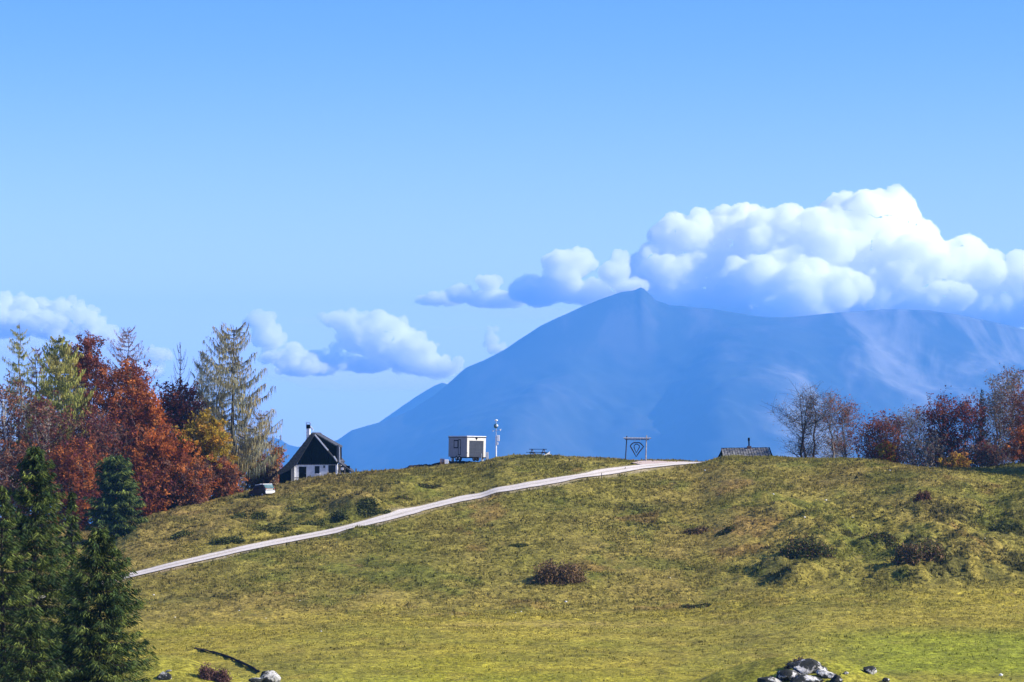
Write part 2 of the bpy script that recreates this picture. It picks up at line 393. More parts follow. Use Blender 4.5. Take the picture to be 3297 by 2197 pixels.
# the track: measured edges
ROAD = [(-260,2000,16),(60,1935,14),(180,1908,13),(275,1886,12),(440,1848,11),(600,1810,11),(720,1782,11),(830,1757,10.5),(960,1733,10.5),(1050,1716,10),(1105,1704,9),(1150,1692,8),(1200,1680,8),(1300,1652,8),(1400,1627,8),(1500,1604,7.5),
        (1600,1581,7.5),(1700,1563,7),(1800,1546,7),(1900,1529,7),(1980,1516,6.5),(2050,1505,6),(2120,1498,6),(2180,1493,5),(2250,1489,3.5)]
def _dense(a, n=12):
    a = np.array(a, float); t = np.arange(len(a)); tt = np.linspace(0, len(a)-1, (len(a)-1)*n+1)
    return np.stack([np.interp(tt, t, a[:, k]) for k in range(a.shape[1])], 1)
RD = _dense(ROAD, 6)
RC = np.array([hit(u, v) for u, v, w in RD]); 
k_ = np.ones(9)/9; RCs = np.stack([np.convolve(np.pad(RC[:, i], 4, 'reflect', reflect_type='odd'), k_, 'valid') for i in (0, 1)], 1)
RT = np.gradient(RCs, axis=0); RT /= np.linalg.norm(RT, axis=1)[:, None]; RN = np.stack([-RT[:, 1], RT[:, 0]], 1)
RW = np.full(len(RCs), 1.75)
def road_dist(x, y):
    """distance to the track's centre line (only where near)"""
    d = np.full(x.shape, 99.)
    P = RCs[::2]
    for i in range(len(P)-1):
        a = P[i]; bb = P[i+1]; ab = bb-a; L = ab@ab
        near = (np.abs(x-a[0]) < 9) & (np.abs(y-a[1]) < 9)
        if not near.any(): continue
        px, py = x[near]-a[0], y[near]-a[1]
        t = np.clip((px*ab[0]+py*ab[1])/L, 0, 1)
        d[near] = np.minimum(d[near], np.hypot(px-t*ab[0], py-t*ab[1]))
    return d
SWARD = 1.47
# colours of the sward, shared by the ground and the tufts growing on it
def sward_colour(x, y, rs=None):
    u = CU+x/np.maximum(y, 30)*FPX; v = HV-base_z(x, y)/np.maximum(y, 30)*FPX
    n1 = fbm(x, y*.5, 26, 4, 2, .55); n2 = fbm(x+40, y*.7, 7, 4, 4, .6)
    yfo = np.interp(u, TU, TYF)+n2*22+n1*26+2
    mead = sstep(y-yfo, 14, -12); n3 = fbm(x, y, 1.6, 3, 5, .6)
    olive = np.array([.118, .110, .026]); straw = np.array([.215, .155, .050]); green = np.array([.085, .108, .018]); dark = np.array([.052, .052, .020]); gold = np.array([.215, .165, .028])
    w = np.clip(.5+n1*1.3+n2*.9, 0, 1)[:, None]
    c = olive*(1-w)+straw*w*.9+olive*w*.1
    gfac = np.clip(.25+fbm(x, y*.4, 38, 3, 7)*2.4+n2*.8, 0, 1)[:, None]
    c = c*(1-.55*gfac)+green*.55*gfac
    mg = (mead*np.clip(.62+n1*1.6+n3*.4, 0, 1))[:, None]
    mcol = gold*(1-gfac)+np.array([.165, .160, .014])*gfac
    c = c*(1-mg)+mcol*mg
    # lush patch in the meadow at the right, dry band where the slope begins
    lush = (mead*sstep(u, 2500, 2950)*sstep(v, 2010, 2060)*sstep(v, 2190, 2150))[:, None]*.5
    c = c*(1-lush)+np.array([.135, .175, .010])*lush
    band = np.exp(-((v-(2013-.012*(u-1700)))/9)**2)*sstep(u, 1300, 1550)*sstep(u, 2700, 2300)*np.clip(.5+n2*2, 0, 1)
    c = c*(1-band[:, None]*.7)+np.array([.30, .20, .10])*band[:, None]*.7
    # heather and dwarf shrub patches (their own dark brown-green)
    hp = np.clip((hummock(u, v)-.55)*1.6, 0, 1)*sstep(fbm(x, y*.75, 5.5, 4, 0, .6)+.15*n1, .02, .16)
    hp = np.maximum(hp, .55*sstep(fbm(x+90, y*.75, 8, 4, 3, .6), .16, .27))*(1-mead*.75)
    c = c*(1-hp[:, None]*.8)+dark*hp[:, None]*.8
    rust = sstep(fbm(x-50, y*.7, 6, 4, 1, .6), .17, .28)*(1-mead*.6)
    gd = sstep(fbm(x+200, y*.8, 5., 4, 2, .6), .06, .22)*(1-mead*.6)
    c = c*(1-gd[:, None]*.55)+np.array([.060, .075, .014])*gd[:, None]*.55
    c = c*(1-rust[:, None]*.45)+np.array([.17, .088, .04])*rust[:, None]*.45
    stk = fbm(x*.22, y*1.3, 2.2, 3, 6, .6)*mead
    n4 = fbm(x+9, y, .7, 2, 2, .6)
    c = c*np.clip(1+n3*.75+n4*.45+stk*.5, .25, 2)[:, None]*(.90+.10*mead)[:, None]
    # browner, drier turf on the bank above the track and on the middle slope, lush in the hollow meadow
    dry = np.maximum(sstep(u, 1500, 1100)*sstep(v, 1800-(u-500)*.25, 1740-(u-500)*.25), .45*sstep(n1+n2*.6, -.05, .2)*(1-mead))
    dry = np.clip(dry*(.55+n2*1.5), 0, 1)[:, None]*.75
    c = c*(1-dry)+np.array([.150, .105, .045])*dry
    md = mead[:, None]
    c = c*SWARD*(np.array([.95, .99, .82])*(1-md)+np.array([.95, 1.03, .85])*md)
    return np.clip(c, .004, 1), hp
def fan(s0, s1, ns, ys, name):
    s = np.linspace(s0, s1, ns); SX, Y = np.meshgrid(s, ys); X = SX*np.maximum(Y, 60) if True else 0
    x, y = X.ravel(), Y.ravel()
    z = np.empty_like(x)
    z = ground_z(x, y)
    d = road_dist(x, y)
    k = sstep(d, 3.6, 1.9)
    z = z*(1-k)+(base_z(x, y)-.10)*k
    c, hp = sward_colour(x, y)
    edge = sstep(d, 2.7, 1.3)*np.clip(.7+fbm(x, y, 2, 3, 2)*1.5, 0, 1)
    c = c*(1-edge[:, None]*.8)+np.array([.34, .29, .22])*edge[:, None]*.8
    far = sstep(y, 470, 900)[:, None]
    c = c*(1-far)+np.array([.03, .045, .02])*far
    n, m_ = len(ys), ns
    i = np.arange((n-1)*(m_-1)); r, q = i//(m_-1), i % (m_-1)
    F = np.stack([r*m_+q, r*m_+q+1, (r+1)*m_+q+1, (r+1)*m_+q], -1)
    return mesh_np(name, np.stack([x, y, z], -1), F, m_ground, colr=c, smooth=True)
m_ground, nb, bs = mat('pasture', .95, .08)
at_ = nb.n('ShaderNodeVertexColor'); at_.layer_name = 'Col'
pos = nb.n('ShaderNodeNewGeometry').outputs['Position']
f1 = nb.noise(pos, 2.6, 5, .7); f2 = nb.noise(pos, .7, 4, .6)
c1 = nb.mix(nb.ss(f1, .30, .72), (.38, .38, .32), (1.65, 1.58, 1.45))
c2 = nb.mix(1., at_.outputs[0], c1, 'MULTIPLY')
nb.lk(nb.mix(nb.m('MULTIPLY', nb.ss(f2, .60, .75), .35), c2, (.24, .16, .07)), bs.inputs['Base Color'])
bp = nb.n('ShaderNodeBump'); bp.inputs['Strength'].default_value = .9; bp.inputs['Distance'].default_value = .22
nb.lk(nb.noise(pos, 3.2, 5, .7), bp.inputs['Height']); nb.lk(bp.outputs[0], bs.inputs['Normal'])
ys = np.concatenate([np.linspace(-250, 150, 50), np.linspace(150, 262, 150)[1:], np.linspace(262, 384, 340)[1:], np.linspace(384, 430, 50)[1:], np.geomspace(430, 6200, 40)[1:]])
s_in = .182
gr = fan(-s_in, s_in, 620, ys, 'ground'); tag(gr, kind='structure')
for k_i, (a_, b_) in enumerate(((-1.1, -s_in), (s_in, 1.1))):
    q = fan(a_, b_, 70, ys[::3] if len(ys[::3]) and ys[::3][-1] == ys[-1] else np.append(ys[::3], ys[-1]), 'ground_beside'); tag(q, kind='structure')
# the track itself
m_road, nb, bs = mat('pale_gravel', .95, .1)
at_ = nb.n('ShaderNodeVertexColor'); at_.layer_name = 'Col'
pos = nb.n('ShaderNodeNewGeometry').outputs['Position']
nb.lk(nb.mix(1., at_.outputs[0], nb.mix(nb.ss(nb.noise(pos, 5., 6, .7), .3, .7), (.72, .70, .68), (1.15, 1.12, 1.08)), 'MULTIPLY'), bs.inputs['Base Color'])
bp = nb.n('ShaderNodeBump'); bp.inputs['Strength'].default_value = .5; bp.inputs['Distance'].default_value = .05
nb.lk(nb.noise(pos, 8., 5, .7), bp.inputs['Height']); nb.lk(bp.outputs[0], bs.inputs['Normal'])
def make_road():
    from numpy import interp
    n = len(RCs); tt = np.linspace(0, n-1, n*5); cx = interp(tt, np.arange(n), RCs[:, 0]); cy = interp(tt, np.arange(n), RCs[:, 1])
    nx_ = interp(tt, np.arange(n), RN[:, 0]); ny_ = interp(tt, np.arange(n), RN[:, 1])
    offs = np.linspace(-1, 1, 15); V = []; Cc = []
    half = 1.25+.0*tt+fbm(tt*1.0, tt*0, 6, 3, 1)*.5
    for o_ in offs:
        x = cx+nx_*half*o_; y = cy+ny_*half*o_
        z = base_z(x, y)+.03+.04*abs(o_)*0
        V.append(np.stack([x, y, z], -1))
        mid = np.exp(-(o_/.20)**2)*np.clip(.8+fbm(cx, cy, 4, 3, 3)*1.8, 0, 1); ed = sstep(np.full_like(x, abs(o_)), .78, 1.)*np.clip(.4+fbm(x, y, 1.5, 2, 4)*2.5, 0, 1)
        c = np.array([.56, .52, .485])[None]*(1-mid[:, None]*.62)+np.array([.25, .21, .14])[None]*mid[:, None]*.62
        c = c*(1-ed[:, None]*.8)+np.array([.2, .17, .07])*ed[:, None]*.8
        Cc.append(c)
    m_ = len(tt); k = len(offs); V = np.concatenate(V); Cc = np.concatenate(Cc)
    i = np.arange((k-1)*(m_-1)); r, q = i//(m_-1), i % (m_-1)
    F = np.stack([r*m_+q, r*m_+q+1, (r+1)*m_+q+1, (r+1)*m_+q], -1)
    o = mesh_np('gravel_track', V, F, m_road, colr=Cc, smooth=True); return tag(o, kind='structure')
make_road()
# gravel yard where the track tops the rise
def yard():
    pts = [(2040,1489),(2060,1485),(2120,1483),(2180,1484),(2250,1487.5),(2215,1492),(2150,1496),(2090,1500),(2060,1498)]
    us = np.linspace(2035, 2262, 60); V = []; Cc = []; rows = 12
    top = np.interp(us, [2035,2060,2120,2262], [1490,1485,1482.5,1488]); bot = np.interp(us, [2035,2080,2150,2262], [1491,1499,1496,1489])
    for i in range(rows):
        for u, a, c in zip(us, top, bot):
            x, y = hit(u, c+(a-c)*i/(rows-1)); V.append((x, y, float(base_z(x, y))+.02)); Cc.append((.46, .37, .33))
    m_ = len(us); i = np.arange((rows-1)*(m_-1)); r, q = i//(m_-1), i % (m_-1)
    F = np.stack([r*m_+q, r*m_+q+1, (r+1)*m_+q+1, (r+1)*m_+q], -1)
    tag(mesh_np('gravel_yard', np.array(V), F, m_road, colr=np.array(Cc), smooth=True), kind='structure')
yard()
# grass tufts: a few hundred thousand blades, one object
m_grass, nb, bs = mat('grass_blades', .8, .15)
at_ = nb.n('ShaderNodeVertexColor'); at_.layer_name = 'Col'; nb.lk(at_.outputs[0], bs.inputs['Base Color'])
tl = nb.n('ShaderNodeBsdfTranslucent'); nb.lk(at_.outputs[0], tl.inputs[0]); ms = nb.n('ShaderNodeMixShader'); ms.inputs[0].default_value = .5
# blades stand upright but catch the light much as the sward does
nrm = nb.n('ShaderNodeNewGeometry').outputs['Normal']; up = nb.vm('NORMALIZE', nb.vm('ADD', nb.vm('SCALE', nrm, scale=.45), (0., 0., 1.)))
nb.lk(up, bs.inputs['Normal']); nb.lk(bs.outputs[0], ms.inputs[1]); nb.lk(tl.outputs[0], ms.inputs[2]); nb.lk(ms.outputs[0], m_grass.node_tree.nodes['Material Output'].inputs[0])
def make_grass(n, blades=3):
    rs = np.random.default_rng(3)
    ssn = rs.uniform(-.182, .182, n); y = 185+(382-185)*np.sqrt(rs.random(n))**.8
    x = ssn*y; d = road_dist(x, y); dens = np.clip(.55+fbm(x, y, 4, 3, 2, .6)*2.2, .05, 1)
    k = (d > 1.9) & (rs.random(n) < dens); x, y = x[k], y[k]; n = len(x)
    c, hp = sward_colour(x, y); z = ground_z(x, y)
    z = np.where(d[k] < 3.6, np.minimum(z, base_z(x, y)), z)
    mead = sstep(y, 297, 268); h = (.10+.16*rs.random(n)**2)*(1-.4*mead)*(1+1.*hp)+.04
    V = np.zeros((n, blades, 3, 3), np.float32)
    for j in range(blades):
        a = rs.uniform(0, 2*np.pi, n); w = h*(.28+.25*rs.random(n)); lean = rs.normal(0, .35, (n, 2))*h[:, None]
        ox = rs.normal(0, .12, n); oy = rs.normal(0, .12, n)
        V[:, j, 0] = np.stack([x+ox-np.cos(a)*w, y+oy-np.sin(a)*w, z-.06], -1)
        V[:, j, 1] = np.stack([x+ox+np.cos(a)*w, y+oy+np.sin(a)*w, z-.06], -1)
        V[:, j, 2] = np.stack([x+ox+lean[:, 0], y+oy+lean[:, 1], z+h*rs.uniform(.7, 1.1, n)], -1)
    cc = np.repeat(c*(.66+.80*rs.random(n))[:, None], blades*3, 0)
    F = np.arange(n*blades*3).reshape(-1, 3)
    o = mesh_np('grass', V.reshape(-1, 3), F, m_grass, colr=cc)
    tag(o, 'short olive and straw coloured grass tufts covering the whole pasture', 'grass', kind='stuff')
make_grass(150000, 3)

# ------------------------------------------------------------------ trees
def leaf_mat(name, tr=.35):
    m, nb, bs = mat(name, .75, .2)
    a = nb.n('ShaderNodeVertexColor'); a.layer_name = 'Col'; nb.lk(a.outputs[0], bs.inputs['Base Color'])
    t = nb.n('ShaderNodeBsdfTranslucent'); nb.lk(a.outputs[0], t.inputs[0]); ms = nb.n('ShaderNodeMixShader'); ms.inputs[0].default_value = tr
    nb.lk(bs.outputs[0], ms.inputs[1]); nb.lk(t.outputs[0], ms.inputs[2]); nb.lk(ms.outputs[0], m.node_tree.nodes['Material Output'].inputs[0])
    return m
m_leaf = leaf_mat('autumn_leaf', .4); m_needle = leaf_mat('needles', .25)
def bark_mat(name, c, c2):
    m, nb, bs = mat(name, .9, .1)
    t = nb.n('ShaderNodeTexCoord').outputs['Object']
    f = nb.noise(nb.vm('MULTIPLY', t, (6, 6, 1.4)), 1., 5, .65)
    nb.lk(nb.mix(nb.ss(f, .38, .62), c, c2), bs.inputs['Base Color'])
    q = nb.n('ShaderNodeBump'); q.inputs['Strength'].default_value = .6; nb.lk(f, q.inputs['Height']); nb.lk(q.outputs[0], bs.inputs['Normal']); return m
BARK = {'grey': bark_mat('grey_bark', (.10, .09, .08), (.24, .22, .20)), 'dark': bark_mat('dark_bark', (.025, .020, .018), (.07, .055, .045)),
        'pale': bark_mat('pale_bark', (.26, .24, .21), (.50, .47, .42)), 'brown': bark_mat('brown_bark', (.07, .045, .035), (.15, .10, .075))}
def tubes(seg, sides=4):
    """seg (n,8): p0 p1 r0 r1 -> tapered prisms"""
    seg = np.asarray(seg, float); n = len(seg)
    p0, p1, r0, r1 = seg[:, :3], seg[:, 3:6], seg[:, 6], seg[:, 7]
    d = p1-p0; L = np.linalg.norm(d, axis=1)[:, None]+1e-9; d = d/L
    a = np.where(np.abs(d[:, 2:3]) > .9, np.array([[1., 0, 0]]), np.array([[0, 0, 1.]]))
    e1 = np.cross(d, a); e1 /= np.linalg.norm(e1, axis=1)[:, None]; e2 = np.cross(d, e1)
    th = np.arange(sides)*2*np.pi/sides
    ring = np.cos(th)[None, :, None]*e1[:, None]+np.sin(th)[None, :, None]*e2[:, None]
    V = np.concatenate([p0[:, None]+ring*r0[:, None, None], p1[:, None]+ring*r1[:, None, None]], 1).reshape(-1, 3)
    k = np.arange(sides); F = np.stack([k, (k+1) % sides, (k+1) % sides+sides, k+sides], -1)
    F = (F[None]+(np.arange(n)*2*sides)[:, None, None]).reshape(-1, 4)
    return V, F
def quads(C, size, rs, colr, flat=0., aspect=1.5):
    """rhombic leaves at C, random turn; flat>0 lays them level"""
    n = len(C); nrm = rs.normal(size=(n, 3)); nrm[:, 2] = np.abs(nrm[:, 2])+flat*2; nrm /= np.linalg.norm(nrm, axis=1)[:, None]
    t = np.cross(nrm, rs.normal(size=(n, 3))); t /= np.linalg.norm(t, axis=1)[:, None]; bt = np.cross(nrm, t)
    s = (size*(.6+.8*rs.random(n)))[:, None]*.5
    s = s*1.18; V = np.stack([C-t*s*.8*aspect+bt*s*.3, C+t*s*aspect, C-bt*s*1.1], 1).reshape(-1, 3)
    return V, np.arange(3*n).reshape(-1, 3), np.repeat(colr, 3, 0)
def pal(cols, n, rs, var=.25):
    cols = np.array(cols); c = cols[rs.integers(0, len(cols), n)]; return c*(1+rs.normal(0, var, (n, 1)))
GR_NAME = 'trees on the crest right of the sunken hut'
def root_at(u, y, dz=0.): x = at(u, y); return x, y, float(ground_z(np.array([x]), np.array([y]))[0])+dz
def finish(name, label, cat, group, loc, wood, V, F, Cc, bark, kind_leaf='crown', lm=None, sides=4, trunk=None):
    e = bpy.data.objects.new(name, None); COL.objects.link(e); e.location = loc; tag(e, label, cat, group)
    if trunk is not None:
        for tk in (trunk if isinstance(trunk, list) else [trunk]):
            v, f = tubes(tk, 8); mesh_np('trunk', v, f, BARK[bark], e, smooth=True)
    if wood is not None and len(wood):
        v, f = tubes(wood, sides); mesh_np('branches', v, f, BARK[bark], e)
    if len(V): mesh_np(kind_leaf, V, F, lm or m_leaf, e, colr=np.clip(Cc, .004, 1))
    return e
def curve_pts(p0, p1, n, sag, rs, wob=.1):
    t = np.linspace(0, 1, n+1)[:, None]; P = p0+(p1-p0)*t; L = np.linalg.norm(p1-p0)
    P[:, 2:3] += sag*L*4*t*(1-t)*.25; P[1:-1] += rs.normal(0, wob*L/n, (n-1, 3)); return P
def segs(P, r0, r1):
    n = len(P)-1; r = np.linspace(r0, r1, n+1); return np.concatenate([P[:-1], P[1:], r[:-1, None], r[1:, None]], 1)
def broadleaf(u, y, vtop, wpx, label, seed, cols, name='beech_tree', cat='tree', group=None, bark='grey', ncl=60, nl=60, ls=.235, cb=.12, top=.35, leafy=1., twigs=7, trunks=1, spread=1., bcols=None, shape='round', tr=.17):
    if group == GR_NAME: leafy *= .62; ls *= .8; twigs += 3
    rs = np.random.default_rng(seed); x, y, z = root_at(u, y, -.15); k = y/FPX
    H = (HV-vtop)*k-z; Wd = wpx*k*1.1
    def prof(h):
        if shape == 'round': return np.sqrt(np.clip(1-((h-top-.12)/(1-top-.12))**2, 0, 1)) if h > top+.12 else np.clip(.55+.45*(h-cb)/(top+.12-cb), .3, 1)
        if shape == 'dome': return np.sqrt(np.clip(1-h**2.2, 0, 1))
        return np.clip(1.15*(1-h)**.6, .1, 1)
    T = []; trunk_tops = []
    for q in range(trunks):
        off = np.array([rs.normal(0, .10*Wd), rs.normal(0, .06*Wd), 0])*(trunks > 1)
        tp = np.array([rs.normal(0, .05*Wd), rs.normal(0, .05*Wd), H*.86])+off*1.8
        P = curve_pts(off*.7, tp, 7, 0, rs, .12); r = H*.0125+.03; T.append(segs(P, r, r*.18)); trunk_tops.append(P)
    wood = []; LC = []; LCol = []
    clump = rs.normal(0, 1, (5, 3))
    for i in range(ncl):
        h = cb+(1-cb)*rs.random()**.9; pr = prof(h); a = rs.uniform(0, 2*np.pi); rr = (rs.random()**.45)*pr*Wd/2*(.88+.14*rs.normal()*.8)
        c = np.array([rr*math.cos(a), rr*math.sin(a)*.9, H*h*.97])
        TP = trunk_tops[rs.integers(trunks)]; hz = max(.05*H, c[2]-rs.uniform(.10, .28)*H-.25*rr)
        j = np.clip(np.interp(hz, TP[:, 2], np.arange(len(TP))), 0, len(TP)-1); j0 = int(j); j1 = min(j0+1, len(TP)-1); p0 = TP[j0]*(1-(j-j0))+TP[j1]*(j-j0)
        P = curve_pts(p0, c, 4, -.12, rs, .16); wood.append(segs(P, max(.018, .012*H*.35*(1-h*.6)), .014))
        sc = Wd*.085*spread
        for _ in range(twigs):
            s = P[rs.integers(2, 5)]; d = rs.normal(size=3)*np.array([1, 1, .7])+np.array([0, 0, .45]); e = s+d*sc*1.1
            m_ = (s+e)/2+rs.normal(0, .12*sc, 3); wood.append(segs(np.stack([s, m_, e]), .014, .006))
            LC.append(e[None]+rs.normal(0, sc*.35, (max(1, int(nl*2.5*leafy/twigs)), 3)))
            cc = pal(cols, 1, rs, .18)
            LCol.append(np.repeat(cc, len(LC[-1]), 0)*(1+rs.normal(0, .18, (len(LC[-1]), 1))))
    wood = np.concatenate(wood); LC = np.concatenate(LC); LCol = np.concatenate(LCol)
    V, F, Cc = quads(LC, ls, rs, LCol)
    if leafy <= 0: V = []
    return finish(name, label, cat, group, (x, y, z), wood, V, F, Cc, bark, sides=3, trunk=T)
def larch(u, y, vtop, wpx, label, seed, cols, dens=1., name='larch_tree', bark='dark', group=None, levels=34, per=5, cb=.16, hang=.75, shape=.75, bare_top=0., nw=.09, upturn=.35, trunk_r=.013, sides=3, br=1.):
    rs = np.random.default_rng(seed); x, y, z = root_at(u, y, -.15); k = y/FPX; H = (HV-vtop)*k-z; Wd = wpx*k*1.08
    T = curve_pts(np.zeros(3), np.array([rs.normal(0, .1), 0, H]), 10, 0, rs, .05); T[0] = 0
    wood = []; S0 = []; S1 = []; SW = []; SC = []
    for i in range(levels):
        h = cb+(1-cb)*(i+rs.uniform(-.3, .3))/levels
        if h > .985: continue
        z0 = h*H
        for q in range(per):
            a = rs.uniform(0, 2*np.pi); L = Wd/2*((1-h)**shape*1.02+.05)*rs.uniform(.42, 1.18)
            d = np.array([math.cos(a), math.sin(a), 0]); t = np.linspace(0, 1, 7)[:, None]
            droop = -.28*L*np.sin(np.pi*np.clip(t*.95, 0, 1))*(1-h*.8)+upturn*L*t**3*(.5+h)+.18*L*t*(h > .8)
            P = np.array([0, 0, z0])+d*L*t+np.array([0, 0, 1.])*droop; P[1:] += rs.normal(0, .035*L, (6, 3))
            wood.append(segs(P, max(.02, .05*(1-h))*br, .010*br))
            n = int(26*dens*L*1.0)+2; tt = rs.uniform(.28, 1., n)*6; j = np.minimum(tt.astype(int), 5); f = (tt-j)[:, None]
            s = P[j]*(1-f)+P[j+1]*f; side = np.cross(d, [0, 0, 1.]); s2 = s+side*rs.normal(0, .12*L, (n, 1))
            if h > 1-bare_top: continue
            Ln = hang*(.35+.9*rs.random((n, 1)))*(.5+.6*(1-h)); e = s2+np.array([0, 0, -1.])*Ln+rs.normal(0, .06, (n, 3))
            S0.append(s2); S1.append(e); SW.append(nw*(.5+rs.random(n))); SC.append(pal(cols, 1, rs, .15)*(1+rs.normal(0, .2, (n, 1))))
    if len(S0):
        S0 = np.concatenate(S0); S1 = np.concatenate(S1); SW = np.concatenate(SW)[:, None]; SC = np.concatenate(SC); n = len(S0)
        a = rs.uniform(0, np.pi, n); w = np.stack([np.cos(a), np.sin(a), np.zeros(n)], -1)*SW*.5; V = np.stack([S0-w*.9, S1, S0+w*.9], 1).reshape(-1, 3); F = np.arange(3*n).reshape(-1, 3); Cc = np.repeat(SC, 3, 0)
    else: V = F = Cc = []
    return finish(name, label, 'tree', group, (x, y, z), np.concatenate(wood), V, F, Cc, bark, sides=sides, trunk=segs(T, H*trunk_r, .02), lm=m_needle)
def spruce(u, y, vtop, wpx, label, seed, name='spruce_tree', cols=None, dens=1., step=.34, per=9, group=None, shape=.8, cb=.02, Hmin=None, ls=.30, zb=None):
    cols = cols or [(.022, .045, .016), (.030, .055, .018), (.042, .066, .020), (.060, .085, .022)]
    rs = np.random.default_rng(seed); x, y, z = root_at(u, y, -.3); k = y/FPX; H = (HV-vtop)*k-z; Wd = wpx*k
    T = curve_pts(np.zeros(3), np.array([0, 0, H]), 8, 0, rs, .01); T[0] = 0
    wood = []; Q = []; QC = []; n_l = int(H*(1-cb)/step)
    for i in range(n_l):
        h = cb+(1-cb)*(i+rs.uniform(-.4, .4))/n_l; h = min(max(h, cb), .99); z0 = h*H
        for q in range(per):
            a = rs.uniform(0, 2*np.pi); L = max(.12, Wd/2*(1-h)**shape*rs.uniform(.62, 1.12)*(1+.10*math.sin(3*a+seed+h*5))); d = np.array([math.cos(a), math.sin(a), 0.]); side = np.array([-d[1], d[0], 0])
            t = np.linspace(0, 1, 6)[:, None]; up_ = .25*(h-.45)
            P = np.array([0, 0, z0])+d*L*t+np.array([0, 0, 1.])*(L*(up_*t-.42*t**1.3*(1-h)+.20*t**4)); wood.append(segs(P, max(.012, .03*(1-h)), .006))
            n = int((7+22*L/1.6)*dens*1.9); tt = (rs.random(n)**.7)*5*.999; j = tt.astype(int); f = (tt-j)[:, None]; s = P[j]*(1-f)+P[np.minimum(j+1, 5)]*f
            wd = .30*L*(1.15-tt/5)[:, None]; lat = rs.uniform(-1, 1, (n, 1)); c = s+side*lat*wd+np.array([0, 0, -1.])*(np.abs(lat)*.12+rs.random((n, 1))*.22)
            axis = d*(.75)+side*lat*.9+np.array([0, 0, -.55]); axis = axis/np.linalg.norm(axis, axis=1)[:, None]
            nrm = np.cross(axis, rs.normal(size=(n, 3))); nrm /= np.linalg.norm(nrm, axis=1)[:, None]
            sz = (ls*(.6+.8*rs.random(n)))[:, None]
            Q.append(np.stack([c+nrm*sz*.15-axis*sz*.2, c+axis*sz, c-nrm*sz*.15-axis*sz*.2], 1).reshape(-1, 3))
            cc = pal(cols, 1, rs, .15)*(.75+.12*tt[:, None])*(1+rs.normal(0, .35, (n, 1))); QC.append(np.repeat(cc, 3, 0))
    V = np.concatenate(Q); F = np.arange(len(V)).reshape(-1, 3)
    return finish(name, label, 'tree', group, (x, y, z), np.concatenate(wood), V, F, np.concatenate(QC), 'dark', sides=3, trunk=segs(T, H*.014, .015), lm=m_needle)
RUST = [(.27, .078, .020), (.34, .105, .022), (.20, .055, .022), (.42, .14, .028)]; DEEP = [(.14, .036, .020), (.20, .052, .022), (.10, .030, .020), (.25, .070, .022)]
ORNG = [(.46, .13, .022), (.38, .10, .02), (.52, .18, .03), (.30, .075, .02)]; BRN = [(.16, .075, .045), (.20, .09, .05), (.12, .06, .045), (.24, .10, .05)]
MAR = [(.12, .030, .028), (.16, .042, .032), (.09, .028, .028), (.20, .06, .03)]; GOLD = [(.38, .25, .02), (.30, .22, .02), (.42, .22, .02), (.24, .17, .02)]
LGOLD = [(.26, .27, .055), (.32, .31, .07), (.20, .22, .05), (.36, .32, .08)]; LGREY = [(.24, .23, .14), (.30, .27, .13), (.19, .20, .13), (.34, .27, .11)]
LBLUE = [(.18, .21, .17), (.15, .18, .15), (.24, .25, .18)]; PINK = [(.32, .22, .12), (.26, .19, .11), (.36, .26, .12), (.24, .19, .10)]
GL = 'trees of the autumn wood left of the farmhouse'
larch(62, 388, 1040, 260, 'tall thin yellow-green larch at the left end of the wood, highest there', 21, LGOLD, 1.0, group=GL, bark='grey')
larch(118, 398, 1115, 280, 'thin brownish larch between the two yellow-green larches', 22, BRN+LGOLD, .8, group=GL)
larch(190, 372, 1088, 300, 'dense golden-green larch left of the rust-red beech', 23, LGOLD, 2.3, group=GL, shape=.55, cb=.22, per=6, bark='pale', nw=.13)
broadleaf(20, 368, 1225, 230, 'nearly bare brown beech with pale stems at the left edge', 31, BRN, group=GL, bark='pale', ncl=60, nl=34, trunks=3, top=.5, cb=.3)
broadleaf(125, 365, 1275, 210, 'reddish brown beech with pale stems below the golden-green larch', 32, BRN+MAR, group=GL, bark='pale', ncl=60, nl=38, trunks=3, top=.5, cb=.25)
broadleaf(275, 384, 1070, 215, 'deep rust-red beech, tallest of the red trees', 33, DEEP+[RUST[2]], group=GL, ncl=95, nl=90, top=.55, cb=.10, spread=.8)
broadleaf(395, 376, 1160, 330, 'big glowing orange beech in the middle of the wood', 34, RUST+ORNG[:1]+DEEP[:1], group=GL, ncl=130, nl=95, top=.42, cb=.08, spread=.7)
broadleaf(490, 371, 1285, 190, 'orange beech on the right flank of the big orange beech', 35, ORNG+RUST, group=GL, ncl=75, nl=80, top=.4, cb=.08, spread=.8)
broadleaf(330, 367, 1330, 290, 'dark brown half-bare beech below the deep rust-red one', 36, MAR+BRN, group=GL, bark='grey', ncl=90, nl=50, top=.45, cb=.1, trunks=2)
larch(408, 398, 1055, 330, 'bare reddish-grey larch rising behind the orange beech', 24, [(.20, .12, .10), (.24, .16, .13), (.26, .11, .07)], .9, group=GL, cb=.3, hang=.45, shape=.6)
larch(580, 386, 1108, 165, 'dead-topped conifer spire with upswept bare branches', 25, [(.14, .13, .11), (.18, .15, .12)], .35, name='dead_conifer', group=GL, bare_top=.38, upturn=1.0, levels=26, per=4, hang=.4, br=2.)
broadleaf(572, 380, 1222, 210, 'maroon beech under the dead-topped spire', 37, MAR+DEEP[:1], group=GL, ncl=75, nl=80, top=.45, cb=.1)
larch(655, 393, 1125, 200, 'bluish grey larch half hidden behind the tallest larch', 26, LBLUE, 1.1, group=GL, bark='grey', shape=.5)
larch(748, 379, 1048, 300, 'tallest larch, grey-gold with drooping branches, beside the farmhouse', 27, LGREY, .85, group=GL, levels=30, per=6, cb=.2, hang=1.15, shape=.45, upturn=.34, trunk_r=.017, br=1.8)
